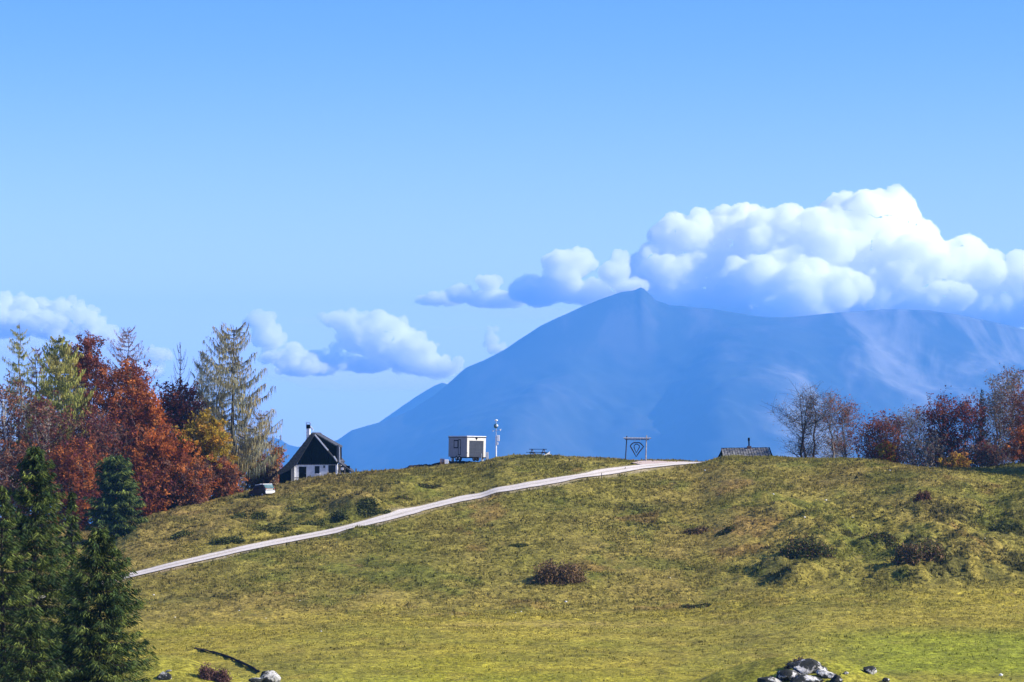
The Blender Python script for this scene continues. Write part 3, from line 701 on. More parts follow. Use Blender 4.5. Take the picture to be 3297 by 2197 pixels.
broadleaf(652, 368, 1345, 200, 'olive-gold beech at the foot of the tallest larch', 38, GOLD, group=GL, ncl=85, nl=95, top=.4, cb=.06, spread=.8)
broadleaf(525, 364, 1415, 240, 'rust-orange beech left of the olive-gold beech', 39, RUST+ORNG[:2], group=GL, ncl=90, nl=75, top=.4, cb=.05, trunks=3, bark='brown')
broadleaf(610, 361, 1500, 190, 'low brown-orange beech thicket at the edge of the wood', 40, BRN+RUST, group=GL, ncl=60, nl=70, top=.4, cb=.03, trunks=3)
broadleaf(715, 366, 1500, 150, 'low rusty beech at the foot of the tallest larch trunk', 41, RUST+BRN, group=GL, ncl=50, nl=65, top=.35, cb=.03)
broadleaf(235, 360, 1440, 250, 'red-orange beech behind the near spruces', 42, RUST+MAR[:1], group=GL, ncl=80, nl=75, top=.4, cb=.04, trunks=2)
broadleaf(470, 359, 1545, 190, 'low red beech with bare stems beside the dark round spruce', 43, RUST+MAR, group=GL, ncl=60, nl=50, top=.4, cb=.05, trunks=4, bark='dark')
broadleaf(60, 360, 1440, 220, 'low brown beech behind the big near spruce', 44, BRN+RUST[:1], group=GL, ncl=60, nl=50, top=.4, cb=.05, trunks=3, bark='pale')
larch(845, 398, 1322, 170, 'pale pinkish larch, nearly bare, just left of the farmhouse', 28, PINK, 1.3, group=GL, bark='grey', levels=20, shape=.4, cb=.03, hang=.5)
larch(790, 395, 1360, 190, 'pale sandy larch behind the trunk of the tallest larch', 29, PINK, 1.3, group=GL, bark='grey', levels=18, shape=.4, cb=.02, hang=.5)
broadleaf(888, 402, 1445, 95, 'small orange beech at the left corner of the farmhouse', 45, ORNG+RUST, group=GL, ncl=40, nl=60, top=.4, cb=.04)
broadleaf(840, 390, 1480, 120, 'low maroon thicket behind the parked car', 46, MAR+BRN, group=GL, ncl=40, nl=50, top=.4, cb=.04)
# conifers nearer than the wood
SP = [(.022, .042, .011), (.038, .062, .014), (.062, .088, .017), (.105, .130, .024)]
xs_, ys_ = hit(372, 1724)
spruce(372, 338, 1462, 235, 'dark round-topped spruce standing alone before the red wood', 51, cols=SP, step=.30, per=9, shape=.42, cb=.05, ls=.42, dens=.8)
GN = 'near spruces in the lower left corner'
spruce(112, 142, 1420, 590, 'tallest near spruce in the lower left corner', 52, cols=SP, group=GN, step=.25, per=11, shape=.66, ls=.19, dens=1.3)
spruce(322, 133, 1688, 560, 'dense near spruce with the track disappearing behind it, rightmost of the corner group', 53, cols=SP, group=GN, step=.22, per=12, shape=.62, ls=.18, dens=1.3)
spruce(232, 149, 1558, 190, 'slim near spruce behind the right shoulder of the tallest one', 54, cols=SP, group=GN, step=.3, per=8, shape=.7, ls=.20, dens=.9)
spruce(8, 137, 1550, 460, 'near spruce cut by the left edge of the view', 55, cols=SP, group=GN, step=.28, per=9, shape=.72, ls=.19, dens=1.)
spruce(100, 128, 1930, 520, 'low young spruce in front of the tallest near spruce', 56, cols=SP, group=GN, step=.24, per=10, shape=.7, ls=.18, dens=1.1)
spruce(258, 138, 1925, 330, 'short young spruce filling the gap between the two biggest near spruces', 57, cols=SP, group=GN, step=.24, per=10, shape=.6, ls=.18, dens=1.1)
# the trees on the crest at the right
GR = 'trees on the crest right of the sunken hut'
DRED = [(.13, .030, .030), (.17, .040, .032), (.09, .026, .03), (.22, .065, .035)]; GRY = [(.15, .125, .095), (.19, .15, .11), (.12, .105, .085)]
broadleaf(2583, 388, 1245, 220, 'bare beech nearest the sunken hut, a few pink leaves at its top', 61, PINK+BRN, group=GR, bark='dark', ncl=52, nl=12, top=.45, cb=.12, ls=.13, twigs=20)
broadleaf(2612, 392, 1238, 170, 'bare forked beech, second from the sunken hut', 62, GRY+PINK[:1], group=GR, bark='dark', ncl=50, nl=6, top=.5, cb=.15, ls=.13, twigs=20, trunks=2)
broadleaf(2682, 388, 1258, 120, 'thin beech with a little orange foliage near the top, third from the hut', 63, BRN+ORNG[:1], group=GR, bark='grey', ncl=40, nl=20, top=.5, cb=.2, ls=.17, twigs=15)
broadleaf(2722, 385, 1275, 150, 'beech with orange leaves on its upper branches', 64, RUST[:2]+BRN, group=GR, bark='grey', ncl=46, nl=40, top=.55, cb=.15, ls=.18, twigs=14)
broadleaf(2690, 394, 1400, 200, 'grey leafless thicket under the thin beeches', 65, GRY, group=GR, bark='grey', ncl=50, nl=14, top=.4, cb=.03, twigs=12, ls=.14)
broadleaf(2825, 381, 1352, 185, 'round reddish beech in the middle of the crest trees', 66, BRN[:2]+DRED+RUST[:1], group=GR, ncl=75, nl=46, top=.35, cb=.05, spread=.9)
broadleaf(2892, 384, 1340, 120, 'dark maroon beech behind the round reddish one', 67, DRED, group=GR, bark='dark', ncl=50, nl=26, top=.5, cb=.1, twigs=10)
broadleaf(2855, 377, 1425, 70, 'small golden bush among the crest trees', 68, ORNG[:1]+GOLD[:1], name='bush', cat='bush', ncl=26, nl=50, top=.3, cb=.03)
broadleaf(2942, 378, 1312, 165, 'grey leafless beech left of the dark red pair', 69, GRY+BRN[:1], group=GR, bark='grey', ncl=75, nl=20, top=.45, cb=.03, twigs=12, ls=.15)
broadleaf(3025, 374, 1278, 170, 'dark red beech with sky showing through its crown', 70, DRED+RUST[:1], group=GR, bark='dark', ncl=75, nl=50, top=.5, cb=.06)
broadleaf(3105, 373, 1290, 165, 'second dark red beech, right neighbour of the one with the gap', 71, DRED, group=GR, bark='dark', ncl=75, nl=46, top=.5, cb=.05)
broadleaf(2985, 372, 1405, 200, 'grey undergrowth thicket below the dark red beeches', 72, GRY+DRED[:1], group=GR, bark='grey', ncl=60, nl=30, top=.4, cb=.02, twigs=10)
larch(3162, 380, 1250, 62, 'slender dark spire between the red and the tall grey trees', 73, [(.06, .07, .05), (.09, .09, .07)], 1.5, group=GR, levels=30, hang=.4, name='slender_conifer')
broadleaf(3208, 376, 1212, 165, 'tall grey bare beech near the right edge', 74, GRY+BRN[:1], group=GR, bark='grey', ncl=85, nl=20, top=.55, cb=.1, twigs=12, trunks=2)
broadleaf(3262, 380, 1188, 170, 'tallest brownish beech at the right edge', 75, BRN+GRY, group=GR, bark='grey', ncl=85, nl=32, top=.6, cb=.1, twigs=9)
broadleaf(3300, 372, 1262, 190, 'maroon beech cut by the right edge', 76, MAR+BRN, group=GR, bark='brown', ncl=70, nl=55, top=.5, cb=.06)
broadleaf(3298, 366, 1385, 110, 'low rust-orange beech at the right edge', 77, RUST, group=GR, ncl=45, nl=60, top=.4, cb=.04)
broadleaf(3072, 364, 1468, 95, 'small golden-orange bush in front of the dark red beeches', 78, [(.30, .13, .03), (.26, .15, .03)]+GOLD[:1], name='bush', cat='bush', ncl=30, nl=50, top=.3, cb=.02, trunks=3)
broadleaf(3180, 369, 1440, 150, 'low brown thicket between the golden-orange bush and the right edge', 79, BRN+DRED+GRY, group=GR, ncl=50, nl=40, top=.4, cb=.02)
for q, (u_, y_, vt_, w_) in enumerate(((3420, 357, 1250, 190), (3520, 353, 1230, 200))):
    broadleaf(u_, y_, vt_, w_, ('nearer' if q == 0 else 'farther')+' beech beyond the right edge whose shadow falls along the crest', 90+q, RUST+BRN, group='trees beyond the right edge', ncl=60, nl=60, top=.4, cb=.1)
# ------------------------------------------------------------------ shrubs on the pasture
m_twig = leaf_mat('shrub_leaf', .2)
def shrub(u, v, wpx, hpx, label, seed, cols, n=2600, ls=.16, group=None, name='shrub', y=None, lobes=5, stems=True, flatx=1.):
    """low dome of twigs and small leaves resting on the ground where (u, v) meets it"""
    rs = np.random.default_rng(seed); x, yy = hit(u, v) if y is None else (at(u, y), y); k = yy/FPX; W_, H_ = wpx*k, hpx*k
    lc = np.stack([rs.uniform(-.32, .32, lobes)*W_, rs.uniform(-.3, .3, lobes)*W_*.6, np.zeros(lobes)], 1); lr = rs.uniform(.55, 1., lobes)
    i = rs.integers(0, lobes, n); d = rs.normal(size=(n, 3)); d /= np.linalg.norm(d, axis=1)[:, None]; d[:, 2] = np.abs(d[:, 2])
    rr = rs.random((n, 1))**.35*(1+.16*rs.normal(size=(n, 1)))
    P = lc[i]*1.+d*rr*lr[i][:, None]*np.array([W_*.30*1.1, W_*.26, H_*.95])
    gz = ground_z(x+P[:, 0], yy+P[:, 1]); z0 = float(gz.min()); P[:, 2] += gz-z0
    cc = pal(cols, n, rs, .2)
    V, F, Cc = quads(P, ls, rs, cc, aspect=2.2)
    st = []
    for _ in range(60):
        j = rs.integers(n); b0 = np.array([P[j, 0]*.55, P[j, 1]*.55, -.1]); b0[2] = float(ground_z(np.array([x+b0[0]]), np.array([yy+b0[1]]))[0])-z0-.08; st.append(np.concatenate([b0, P[j], [.022, .008]]))
    return finish(name, label, 'bush', group, (x, yy, z0), np.array(st), V, F, Cc, 'brown', kind_leaf='foliage', sides=3, lm=m_twig)
HEA = [(.14, .080, .034), (.17, .10, .04), (.10, .070, .026)]; JUN = [(.060, .070, .014), (.085, .090, .018), (.045, .055, .012)]; MIX = HEA[:1]+JUN+[(.085, .088, .020)]
GB = 'dwarf shrubs dotted over the pasture'
shrub(1790, 1874, 170, 68, 'large rounded brown bush standing alone in the middle of the slope', 101, HEA, 5200, .17)
shrub(2590, 1802, 200, 62, 'wide dark shrub mound standing in for a shaded hollow, left of the other big mound on the right slope', 102, MIX, 4600, .18, GB)  # shrub mass added for the dark of a shaded hollow between hummocks
shrub(2955, 1812, 170, 68, 'big brown shrub mound standing in for a shaded hollow on the right slope', 103, HEA+JUN[:1], 4600, .18, GB)  # likewise a shrub mass in place of a hollow's shade
shrub(2972, 1628, 62, 36, 'small rusty bush high on the right slope', 104, [(.14, .06, .025), (.10, .045, .025)], 1500, .15, GB)
shrub(2236, 1722, 78, 22, 'flat dark brown shrub below the hut on the slope', 105, HEA, 1500, .15, GB)
shrub(690, 2190, 96, 52, 'reddish brown twiggy bush left of the white boulder at the bottom', 106, [(.17, .085, .07), (.13, .065, .05)], 3000, .085)
shrub(1092, 1672, 90, 44, 'dark green juniper bush above the track under the farmhouse', 107, JUN, 2000, .17, GB)
_sp = [(740,1752,140,26,'J','broad juniper mat just above the track halfway between spruce and farmhouse'),(870,1716,150,30,'J','broadest juniper mat hugging the upper edge of the track'),
       (980,1640,150,26,'J','juniper mat on the bank directly below the farmhouse wall'),(1010,1690,120,24,'J','juniper mat left of the round juniper bush'),
       (560,1738,120,22,'J','juniper mat closest to the lone dark spruce'),(905,1690,140,26,'J','juniper mat below the parked van, left of the round bush'),(800,1660,130,20,'J','juniper mat right under the parked van'),
       (1210,1640,120,24,'J','juniper mat right of the round juniper bush'),(1290,1610,110,20,'M','heather mat below the dark earth bank'),(2830,1728,150,26,'M','heather mat above and between the two big mounds'),
       
       (3230,1690,120,26,'J','juniper mat high on the slope near the right edge'),
       
       (2250,1955,130,18,'M','heather mat alone at the edge of the meadow below the hut'),
       (2340,1720,70,12,'M','thin heather mat right of the flat dark brown shrub'),(1660,1760,80,10,'J','thin green mat upslope of the large brown bush'),(1380,1570,90,14,'M','thin heather mat on the hilltop left of the mobile cabin')]
for q, (u_, v_, w_, h_, kk_, lb) in enumerate(_sp):
    shrub(u_, v_, w_*.85, h_*.45, lb, 120+q, JUN if kk_ == 'J' else MIX, 1200, .17, 'low shrub mats merging with the grass')

# ------------------------------------------------------------------ built things
def ground_pt(x, y): return float(ground_z(np.array([x]), np.array([y]))[0])
class MB:
    def __init__(s): s.V = []; s.F = []
    def add(s, v, f): k = len(s.V); s.V += [tuple(p) for p in v]; s.F += [tuple(i+k for i in q) for q in f]
    def box(s, x0, x1, y0, y1, z0, z1, M=None):
        v = [Vector((x, y, z)) for z in (z0, z1) for y in (y0, y1) for x in (x0, x1)]
        if M is not None: v = [M @ p for p in v]
        s.add(v, [(0,2,3,1),(4,5,7,6),(0,1,5,4),(2,6,7,3),(0,4,6,2),(1,3,7,5)]); return s
    def tube(s, p0, p1, r0, r1=None, n=8):
        p0, p1 = Vector(p0), Vector(p1); r1 = r0 if r1 is None else r1; q = (p1-p0).to_track_quat('Z', 'Y'); L = (p1-p0).length
        v = []
        for z, r in ((0, r0), (L, r1)): v += [p0+q @ Vector((r*math.cos(2*math.pi*i/n), r*math.sin(2*math.pi*i/n), z)) for i in range(n)]
        s.add(v, [(i, (i+1) % n, (i+1) % n+n, i+n) for i in range(n)]+[tuple(range(n-1, -1, -1)), tuple(range(n, 2*n))]); return s
    def prism(s, poly, y0, y1):
        """outline in x-z, extruded along y"""
        n = len(poly); v = [(x, y0, z) for x, z in poly]+[(x, y1, z) for x, z in poly]
        s.add(v, [tuple(range(n)), tuple(range(2*n-1, n-1, -1))]+[(i, i+n, (i+1) % n+n, (i+1) % n) for i in range(n)]); return s
    def build(s, name, m, parent=None, bevel=0., loc=None):
        me = bpy.data.meshes.new(name); me.from_pydata(s.V, [], s.F); bm = bmesh.new(); bm.from_mesh(me)
        bmesh.ops.recalc_face_normals(bm, faces=bm.faces)
        if bevel: bmesh.ops.bevel(bm, geom=list(bm.edges), offset=bevel, segments=1, affect='EDGES', clamp_overlap=True)
        bm.to_mesh(me); bm.free(); me.materials.append(m)
        o = bpy.data.objects.new(name, me); COL.objects.link(o)
        if parent: o.parent = parent
        if loc: o.location = loc
        return o
def empty(name, loc, rz=0., label=None, cat=None, group=None, rx=0., ry=0.):
    e = bpy.data.objects.new(name, None); COL.objects.link(e); e.location = loc; e.rotation_euler = (rx, ry, rz); return tag(e, label, cat, group)
M_white = plain('white_render', (.84, .83, .80), .85, .1, .10, 2.5, bump=.2); M_black = plain('tarred_boards', (.009, .008, .008), .95, .0, .3, 5)
M_slate = plain('slate_roof', (.055, .056, .060), .7, .2, .3, 4, bump=.3); M_glass = plain('dark_glass', (.010, .011, .014), .35, .25, .1, 1)
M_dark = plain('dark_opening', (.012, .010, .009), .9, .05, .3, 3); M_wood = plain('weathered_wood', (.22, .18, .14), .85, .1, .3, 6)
M_bright = plain('white_paint', (.80, .80, .78), .5, .3, .05, 4); M_steel = plain('galvanised_steel', (.42, .44, .46), .45, .5, .12, 5, metal=.6)
M_ghost = plain('grey_panel', (.30, .28, .27), .6, .3, .07, 2); M_cream = plain('cream_panel', (.72, .67, .55), .6, .3, .06, 2); M_shut = plain('anthracite_shutter', (.045, .052, .065), .5, .3, .15, 3)
M_rub = plain('rubber', (.015, .015, .015), .8, .2, .2, 5); M_brick = plain('brown_brick', (.20, .12, .08), .9, .1, .25, 6); M_teal = plain('teal_plastic', (.02, .10, .11), .4, .4, .2, 4)
M_logw = plain('silvered_logs', (.34, .31, .28), .9, .1, .25, 5); M_bark2 = plain('tarred_logs', (.045, .038, .035), .9, .1, .3, 6)
M_cargl = plain('car_glass', (.10, .17, .17), .12, .6, .2, 1.5); M_carw = plain('white_car_paint', (.78, .78, .76), .3, .5, .03, 2); M_card = plain('black_car_paint', (.012, .012, .014), .35, .4, .1, 2)
M_earth = plain('dark_soil', (.035, .026, .020), .95, .05, .35, 2.5, bump=.8); M_shng = plain('wood_shingle', (.17, .165, .16), .9, .1, .35, 3)

# ---- white farmhouse with a steep tarred gable
def farmhouse():
    y = 385.; k = y/FPX; cu = 1011.; x = at(cu, y); zb = (HV-1560)*k
    e = empty('farmhouse', (x, y, zb), R(-5), 'white walled farmhouse with steep black gable and tall chimney beside the wood', 'house')
    s = k
    def lx(u): return (u-cu)*s/math.cos(R(5))
    def lz(v): return (1560-v)*s
    D = 6.5
    # walls: four slabs round the rooms, openings cut as separate recesses
    WL, WR, WT = lx(937), lx(1087), lz(1494)
    ops = [(lx(961), lx(986), lz(1556), lz(1503)), (lx(1013), lx(1029), lz(1525), lz(1501)), (lx(1057), lx(1081), lz(1524), lz(1498))]
    def wall_with(ops, x0, x1, z0, z1, t=.35):
        m = MB(); xs = [x0]+[v for o in ops for v in (o[0], o[1])]+[x1]
        for i in range(0, len(xs)-1, 2): m.box(xs[i], xs[i+1], 0, t, z0, z1)
        for o in ops:
            m.box(o[0]+.001, o[1]-.001, 0.002, t, o[3], z1-.002)
            if o[2] > z0+.05: m.box(o[0]+.001, o[1]-.001, .002, t, z0, o[2])
        return m
    wall_with(ops, WL, WR, -1.2, WT).build('wall', M_white, e)
    MB().box(WR-.35, WR, .352, D, -1.2, lz(1499)).build('wall', M_white, e); MB().box(WL, WL+.35, .352, D, -1.2, WT-.3).build('wall', M_white, e)
    MB().box(WL+.352, WR-.352, D-.35, D, -1.2, WT).build('wall', M_white, e)
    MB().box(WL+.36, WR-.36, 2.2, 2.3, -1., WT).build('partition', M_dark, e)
    for i, o in enumerate(ops[1:]):
        f = MB(); w = .07
        f.box(o[0], o[0]+w, .12, .2, o[2], o[3]); f.box(o[1]-w, o[1], .12, .2, o[2], o[3]); f.box(o[0]+w, o[1]-w, .12, .2, o[3]-w, o[3]); f.box(o[0]+w, o[1]-w, .12, .2, o[2], o[2]+w); f.box((o[0]+o[1])/2-.02, (o[0]+o[1])/2+.02, .13, .19, o[2]+w, o[3]-w)
        win = f.build('window', M_black, e); MB().box(o[0]+w, o[1]-w, .15, .17, o[2]+w, o[3]-w).build('pane', M_glass, win)
        MB().box(o[0]-.06, o[1]+.06, -.08, -.002, o[2]-.09, o[2]-.005).build('sill', M_white, win)
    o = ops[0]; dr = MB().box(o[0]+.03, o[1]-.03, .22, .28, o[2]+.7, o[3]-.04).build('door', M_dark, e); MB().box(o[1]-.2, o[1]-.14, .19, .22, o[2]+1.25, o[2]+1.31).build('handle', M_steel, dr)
    dl = MB().box(0, .62, -.04, 0, o[2]+.25, o[3]-.03).build('sunlit_leaf', M_bright, e, loc=(WL+.08, -.03, 0)); dl.rotation_euler = (0, 0, R(-40))  # leaf added and turned sunward to give the wall's bright patch
    MB().box(lx(1042), lx(1047), -.22, -.02, lz(1507), lz(1499)).build('wall_lamp', M_shut, e)
    MB().box(lx(1020), lx(1085), -.5, -.05, lz(1545), lz(1537)).build('bench_ledge', M_ghost, e)
    # gable of black vertical boards, each its own board
    ax, az_ = lx(1008), lz(1393)
    gl = [(lx(922), lz(1500)), (ax, az_-.25), (lx(1086), lz(1490))]
    def gtop(xx): return np.interp(xx, [p[0] for p in gl], [p[1] for p in gl])
    nb_ = 26; xs = np.linspace(WL-.05, WR, nb_+1)
    MB().prism([(WL-.2, WT+.02), (WR, WT+.02), (WR, gtop(WR)), (ax, az_-.3), (WL-.2, gtop(WL-.2))], .05, .3).build('gable_wall', M_black, e)
    for i in range(nb_):
        a, c = xs[i]+.012, xs[i+1]-.012; pr = .012*(i % 2)
        P = [(a, WT-.12), (c, WT-.12), (c, max(WT, gtop(c)-.05))]
        if a < ax < c: P.append((ax, az_-.3))
        P.append((a, max(WT, gtop(a)-.05)))
        MB().prism(P, -.035-pr, .045).build('board', M_black, e)
    # roof: left plane with flared eaves, right main plane, shed dormer on the right
    OV = -.75
    Lp = [(ax, az_), (lx(930), lz(1491)), (lx(897), lz(1520))]
    def plane(P, th=.16):
        up = [(a, c) for a, c in P]; dn = []
        for a, c in reversed(P): dn.append((a+.03, c-th*1.25))
        return up+dn
    Lq = Lp+[(lx(901), lz(1526)), (lx(934), lz(1498)), (ax+.0, az_-.34)]
    rf = MB().prism(Lq, OV, D+.4).build('roof', M_slate, e)
    MB().prism([(ax, az_-.02), (lx(930), lz(1492)), (lx(898), lz(1521)), (lx(902), lz(1529)), (lx(938), lz(1512)), (lx(956), lz(1497)), (lx(1013), lz(1404))], OV+.02, OV+.24).build('verge', M_slate, e)
    # slate courses standing proud on the left plane
    for j in range(15):
        t0, t1 = j/15, (j+1)/15
        def lp(t):
            t *= 2.; i = min(int(t), 1) if t < 2 else 1; 
            tt = t-i; return (Lp[i][0]*(1-tt)+Lp[i+1][0]*tt, Lp[i][1]*(1-tt)+Lp[i+1][1]*tt)
        (xa, za), (xb, zb_) = lp(t0), lp(t1)
        MB().prism([(xa-.02, za+.02), (xb-.05, zb_+.06), (xb, zb_+.005), (xa, za+.005)], OV+.01, D+.39).build('slate_course', M_slate, rf)
    Rq = [(ax, az_), (lx(1087), lz(1487)), (lx(1084), lz(1492)), (ax, az_-.34)]
    MB().prism(Rq, .0, D+.4).build('roof', M_slate, e)
    MB().prism([(lx(1015), lz(1398)), (lx(1058), lz(1449)), (lx(1056), lz(1453)), (lx(1013), lz(1402))], -.12, .0).build('sunlit_verge', M_bright, e)  # roof verge in sunlight, the brightness put in as white
    MB().prism([(lx(1077), lz(1468)), (lx(1086), lz(1483)), (lx(1084), lz(1487)), (lx(1073), lz(1470))], -.12, .0).build('sunlit_verge', M_bright, e)  # sunlit lower bit of the roof, also painted white
    MB().prism([(ax-.02, az_+.03), (lx(1084), lz(1436)), (lx(1084), lz(1440)), (ax, az_-.1)], .5, D-1).build('dormer_roof', M_slate, e)
    MB().prism([(ax, az_-.12), (lx(1082), lz(1441)), (lx(1082), lz(1482))], .62, D-1.2).build('dormer', M_black, e)
    MB().box(lx(1083), lx(1089), .45, .75, lz(1491), lz(1434)).build('dormer_post', M_shut, e)
    MB().tube((lx(1092), .6, lz(1494)), (lx(1091), .6, lz(1440)), .07).build('drainpipe', M_steel, e)
    # woodshed under the left eaves
    MB().box(lx(901), lx(903.5), -.3, -.15, -1.2, lz(1524)).build('post', M_black, e)
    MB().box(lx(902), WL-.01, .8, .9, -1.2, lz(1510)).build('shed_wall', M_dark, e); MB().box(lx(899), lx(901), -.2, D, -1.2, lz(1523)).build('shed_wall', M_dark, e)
    # chimney with black cowl
    ch = MB().box(lx(980), lx(990.5), 1.6, 2.25, lz(1425), lz(1380)).build('chimney', M_white, e)
    MB().box(lx(979.5), lx(991), 1.57, 2.28, lz(1380)+.003, lz(1367)).build('flue', M_black, ch)
    cp = MB(); cp.box(lx(978), lx(992.5), 1.5, 2.35, lz(1362), lz(1360.5))
    for a_ in (979, 991): cp.box(lx(a_), lx(a_)+.05, 1.55, 1.6, lz(1367)+.003, lz(1362)-.003); cp.box(lx(a_), lx(a_)+.05, 2.2, 2.25, lz(1367)+.003, lz(1362)-.003)
    cp.build('chimney_cap', M_steel, ch)
    MB().prism([(lx(992), lz(1371)), (lx(1003), lz(1384)), (lx(1001), lz(1388)), (lx(991), lz(1375))], 1.8, 1.95).build('stay_board', M_bright, ch)
    # lean-to and terrace rail at the right end
    lt = MB().prism([(lx(1092), lz(1489)), (lx(1130), lz(1516)), (lx(1129), lz(1520)), (lx(1092), lz(1494))], .3, 3.4).build('lean_to_roof', M_slate, e)
    for a_ in (1108, 1129): MB().box(lx(a_), lx(a_)+.12, .35, .47, -.4, lz(1500 if a_ < 1110 else 1518)).build('post', M_wood, e)
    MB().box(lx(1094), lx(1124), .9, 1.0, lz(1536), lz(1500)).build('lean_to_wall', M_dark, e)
    tb = MB().box(lx(1092), lx(1122), .0, .5, lz(1528), lz(1524)); tb.build('bench', M_bright, e)
    MB().box(lx(1098), lx(1105), .1, .4, lz(1514), lz(1506)).build('wall_sign', M_bright, e)
    rl = MB()
    for v_ in (1520, 1530): rl.box(lx(1124), lx(1150), .05, .12, lz(v_)-.03, lz(v_)+.03)
    rl.build('rail', M_wood, e)
    MB().box(lx(1145), lx(1149), .0, .16, -.3, lz(1509)).build('post', M_wood, e)
    for a_ in (1124, 1135): MB().box(lx(a_), lx(a_)+.09, .02, .14, -.3, lz(1519)).build('post', M_wood, e)
    # entrance rail
    er = MB()
    for a_ in (952, 957, 962): er.box(lx(a_), lx(a_)+.05, -.7, -.64, lz(1560), lz(1538))
    er.box(lx(951), lx(965), -.71, -.63, lz(1539), lz(1537)); er.build('entrance_rail', M_wood, e)
farmhouse()

# ---- mobile cabin on a trailer chassis
def cabin():
    y = 377.; k = y/FPX; x = at(1503, y); e = empty('mobile_cabin', (x, y, (HV-1484)*k), R(28), 'grey and cream mobile cabin on wheels with a dark rolled shutter, on the hilltop', 'trailer', ry=R(1.1))
    W_, L_, H0, H1 = 2.72, 5.3, .50, 3.15       # local x along the short end, -y faces the viewer; corner at the origin
    MB().box(.02, W_-.02, .02, L_-.02, H0, H1-.05).build('body', M_ghost, e)
    MB().box(-.015, .018, .0, L_, H0, H1-.02).build('shaded_side_panel', M_ghost, e)  # shade of this side is put into its grey colour
    fr = MB(); fr.box(0, .30, -.02, .015, H0+.0, H1-.12); fr.box(W_-.32, W_, -.02, .015, H0, H1-.12); fr.box(.302, W_-.322, -.02, .015, H1-.52, H1-.12); fr.build('end_frame', M_cream, e)
    sh = MB().box(.302, W_-.322, -.005, .018, H0, H1-.522).build('shutter', M_shut, e)
    for i in range(11):
        z = H0+.03+i*.19; MB().box(.33, W_-.35, -.018, -.007, z, z+.165).build('shutter_slat', M_shut, sh)
    MB().prism([(W_/2-.18, H1-.14), (W_/2+.18, H1-.14), (W_/2, H1-.46)], -.045, -.022).build('pennant', M_black, e)
    MB().box(-.08, W_+.06, -.08, L_+.05, H1-.10, H1-.02).build('roof_edge', M_black, e); MB().box(-.06, W_+.04, -.06, L_+.03, H1-.018, H1+.09).build('roof', M_bright, e)
    def side(y0, y1, z0, z1, t, nm, m=M_black):
        f = MB(); f.box(-.04, -.016, y0, y0+t, z0, z1); f.box(-.04, -.016, y1-t, y1, z0, z1); f.box(-.04, -.016, y0+t, y1-t, z1-t, z1); f.box(-.04, -.016, y0+t, y1-t, z0, z0+t); return f.build(nm, m, e)
    w = side(2.55, 3.75, 1.62, 2.70, .13, 'window'); MB().box(-.03, -.017, 2.68, 3.62, 1.75, 2.57).build('pane', M_ghost, w)
    d = side(1.75, 2.45, .72, 2.78, .10, 'door'); MB().box(-.026, -.017, 1.85, 2.35, .82, 2.68).build('door_panel', M_ghost, d)
    MB().box(-.05, -.018, 1.9, 1.95, 1.6, 1.75).build('handle', M_black, e)
    MB().box(.15, W_-.15, -1.2, L_-.2, H0-.14, H0-.003).build('chassis', M_black, e)
    dr = MB(); dr.tube((.5, -.1, H0-.1), (W_/2, -1.5, H0-.1), .05); dr.tube((W_-.5, -.1, H0-.1), (W_/2, -1.5, H0-.1), .05); dr.build('drawbar', M_steel, e)
    MB().tube((W_/2, -1.5, .02), (W_/2, -1.5, .95), .045).build('jack', M_steel, e)
    for yy in (2.1, 3.0):
        for xx in (-.02, W_-.2):
            t = MB().tube((xx, yy, .33), (xx+.22, yy, .33), .33, n=16).build('wheel', M_rub, e); MB().tube((xx-.01, yy, .33), (xx+.23, yy, .33), .17, n=12).build('rim', M_steel, t)
    MB().box(.2, .45, 4.6, 4.9, -.2, H0-.15).build('support_leg', M_steel, e); MB().box(W_-.45, W_-.2, .1, .35, -.1, H0-.15).build('support_leg', M_steel, e)
    MB().box(-.03, .05, -.03, .0, .95, 1.1).build('marker_lamp', M_black, e)
    for (u_, v0, v1, w_, m_, nm, lb, c_) in ((1569, 1484, 1456, 9, M_cream, 'upright_board', 'pale board leaning beside the right end of the mobile cabin', 'board'), (1424, 1489, 1477, 13, M_brick, 'wooden_crate', 'small brown crate left of the mobile cabin', 'crate'), (1438, 1489, 1480, 13, M_bright, 'gas_bottle_box', 'small white box between the brown crate and the mobile cabin', 'box')):
        yy = 377.; kk = yy/FPX; xx = at(u_, yy); b_ = MB(); w2 = w_*kk/2; hh = (v0-v1)*kk
        if nm == 'upright_board': b_.prism([(-w2*.7, -.3), (w2, -.3), (w2*.8, hh), (-w2*.9, hh*.96)], -.05, .05)
        elif nm == 'wooden_crate':
            for i in range(3): b_.box(-w2, w2, -w2, w2, -.2 if i == 0 else hh*i/3+.01, hh*(i+1)/3-.02)
            for a_ in (-1, 1): b_.box(a_*w2-.03, a_*w2+.03, -w2-.03, -w2+.03, -.2, hh)
        else: b_.box(-w2, w2, -w2*.6, w2*.6, -.2, hh*.8); b_.box(-w2*.9, w2*.9, -w2*.5, w2*.5, hh*.8+.003, hh)
        o = b_.build(nm, m_, None, bevel=.01); o.location = (xx, yy, (HV-v0)*kk); tag(o, lb, c_)
cabin()
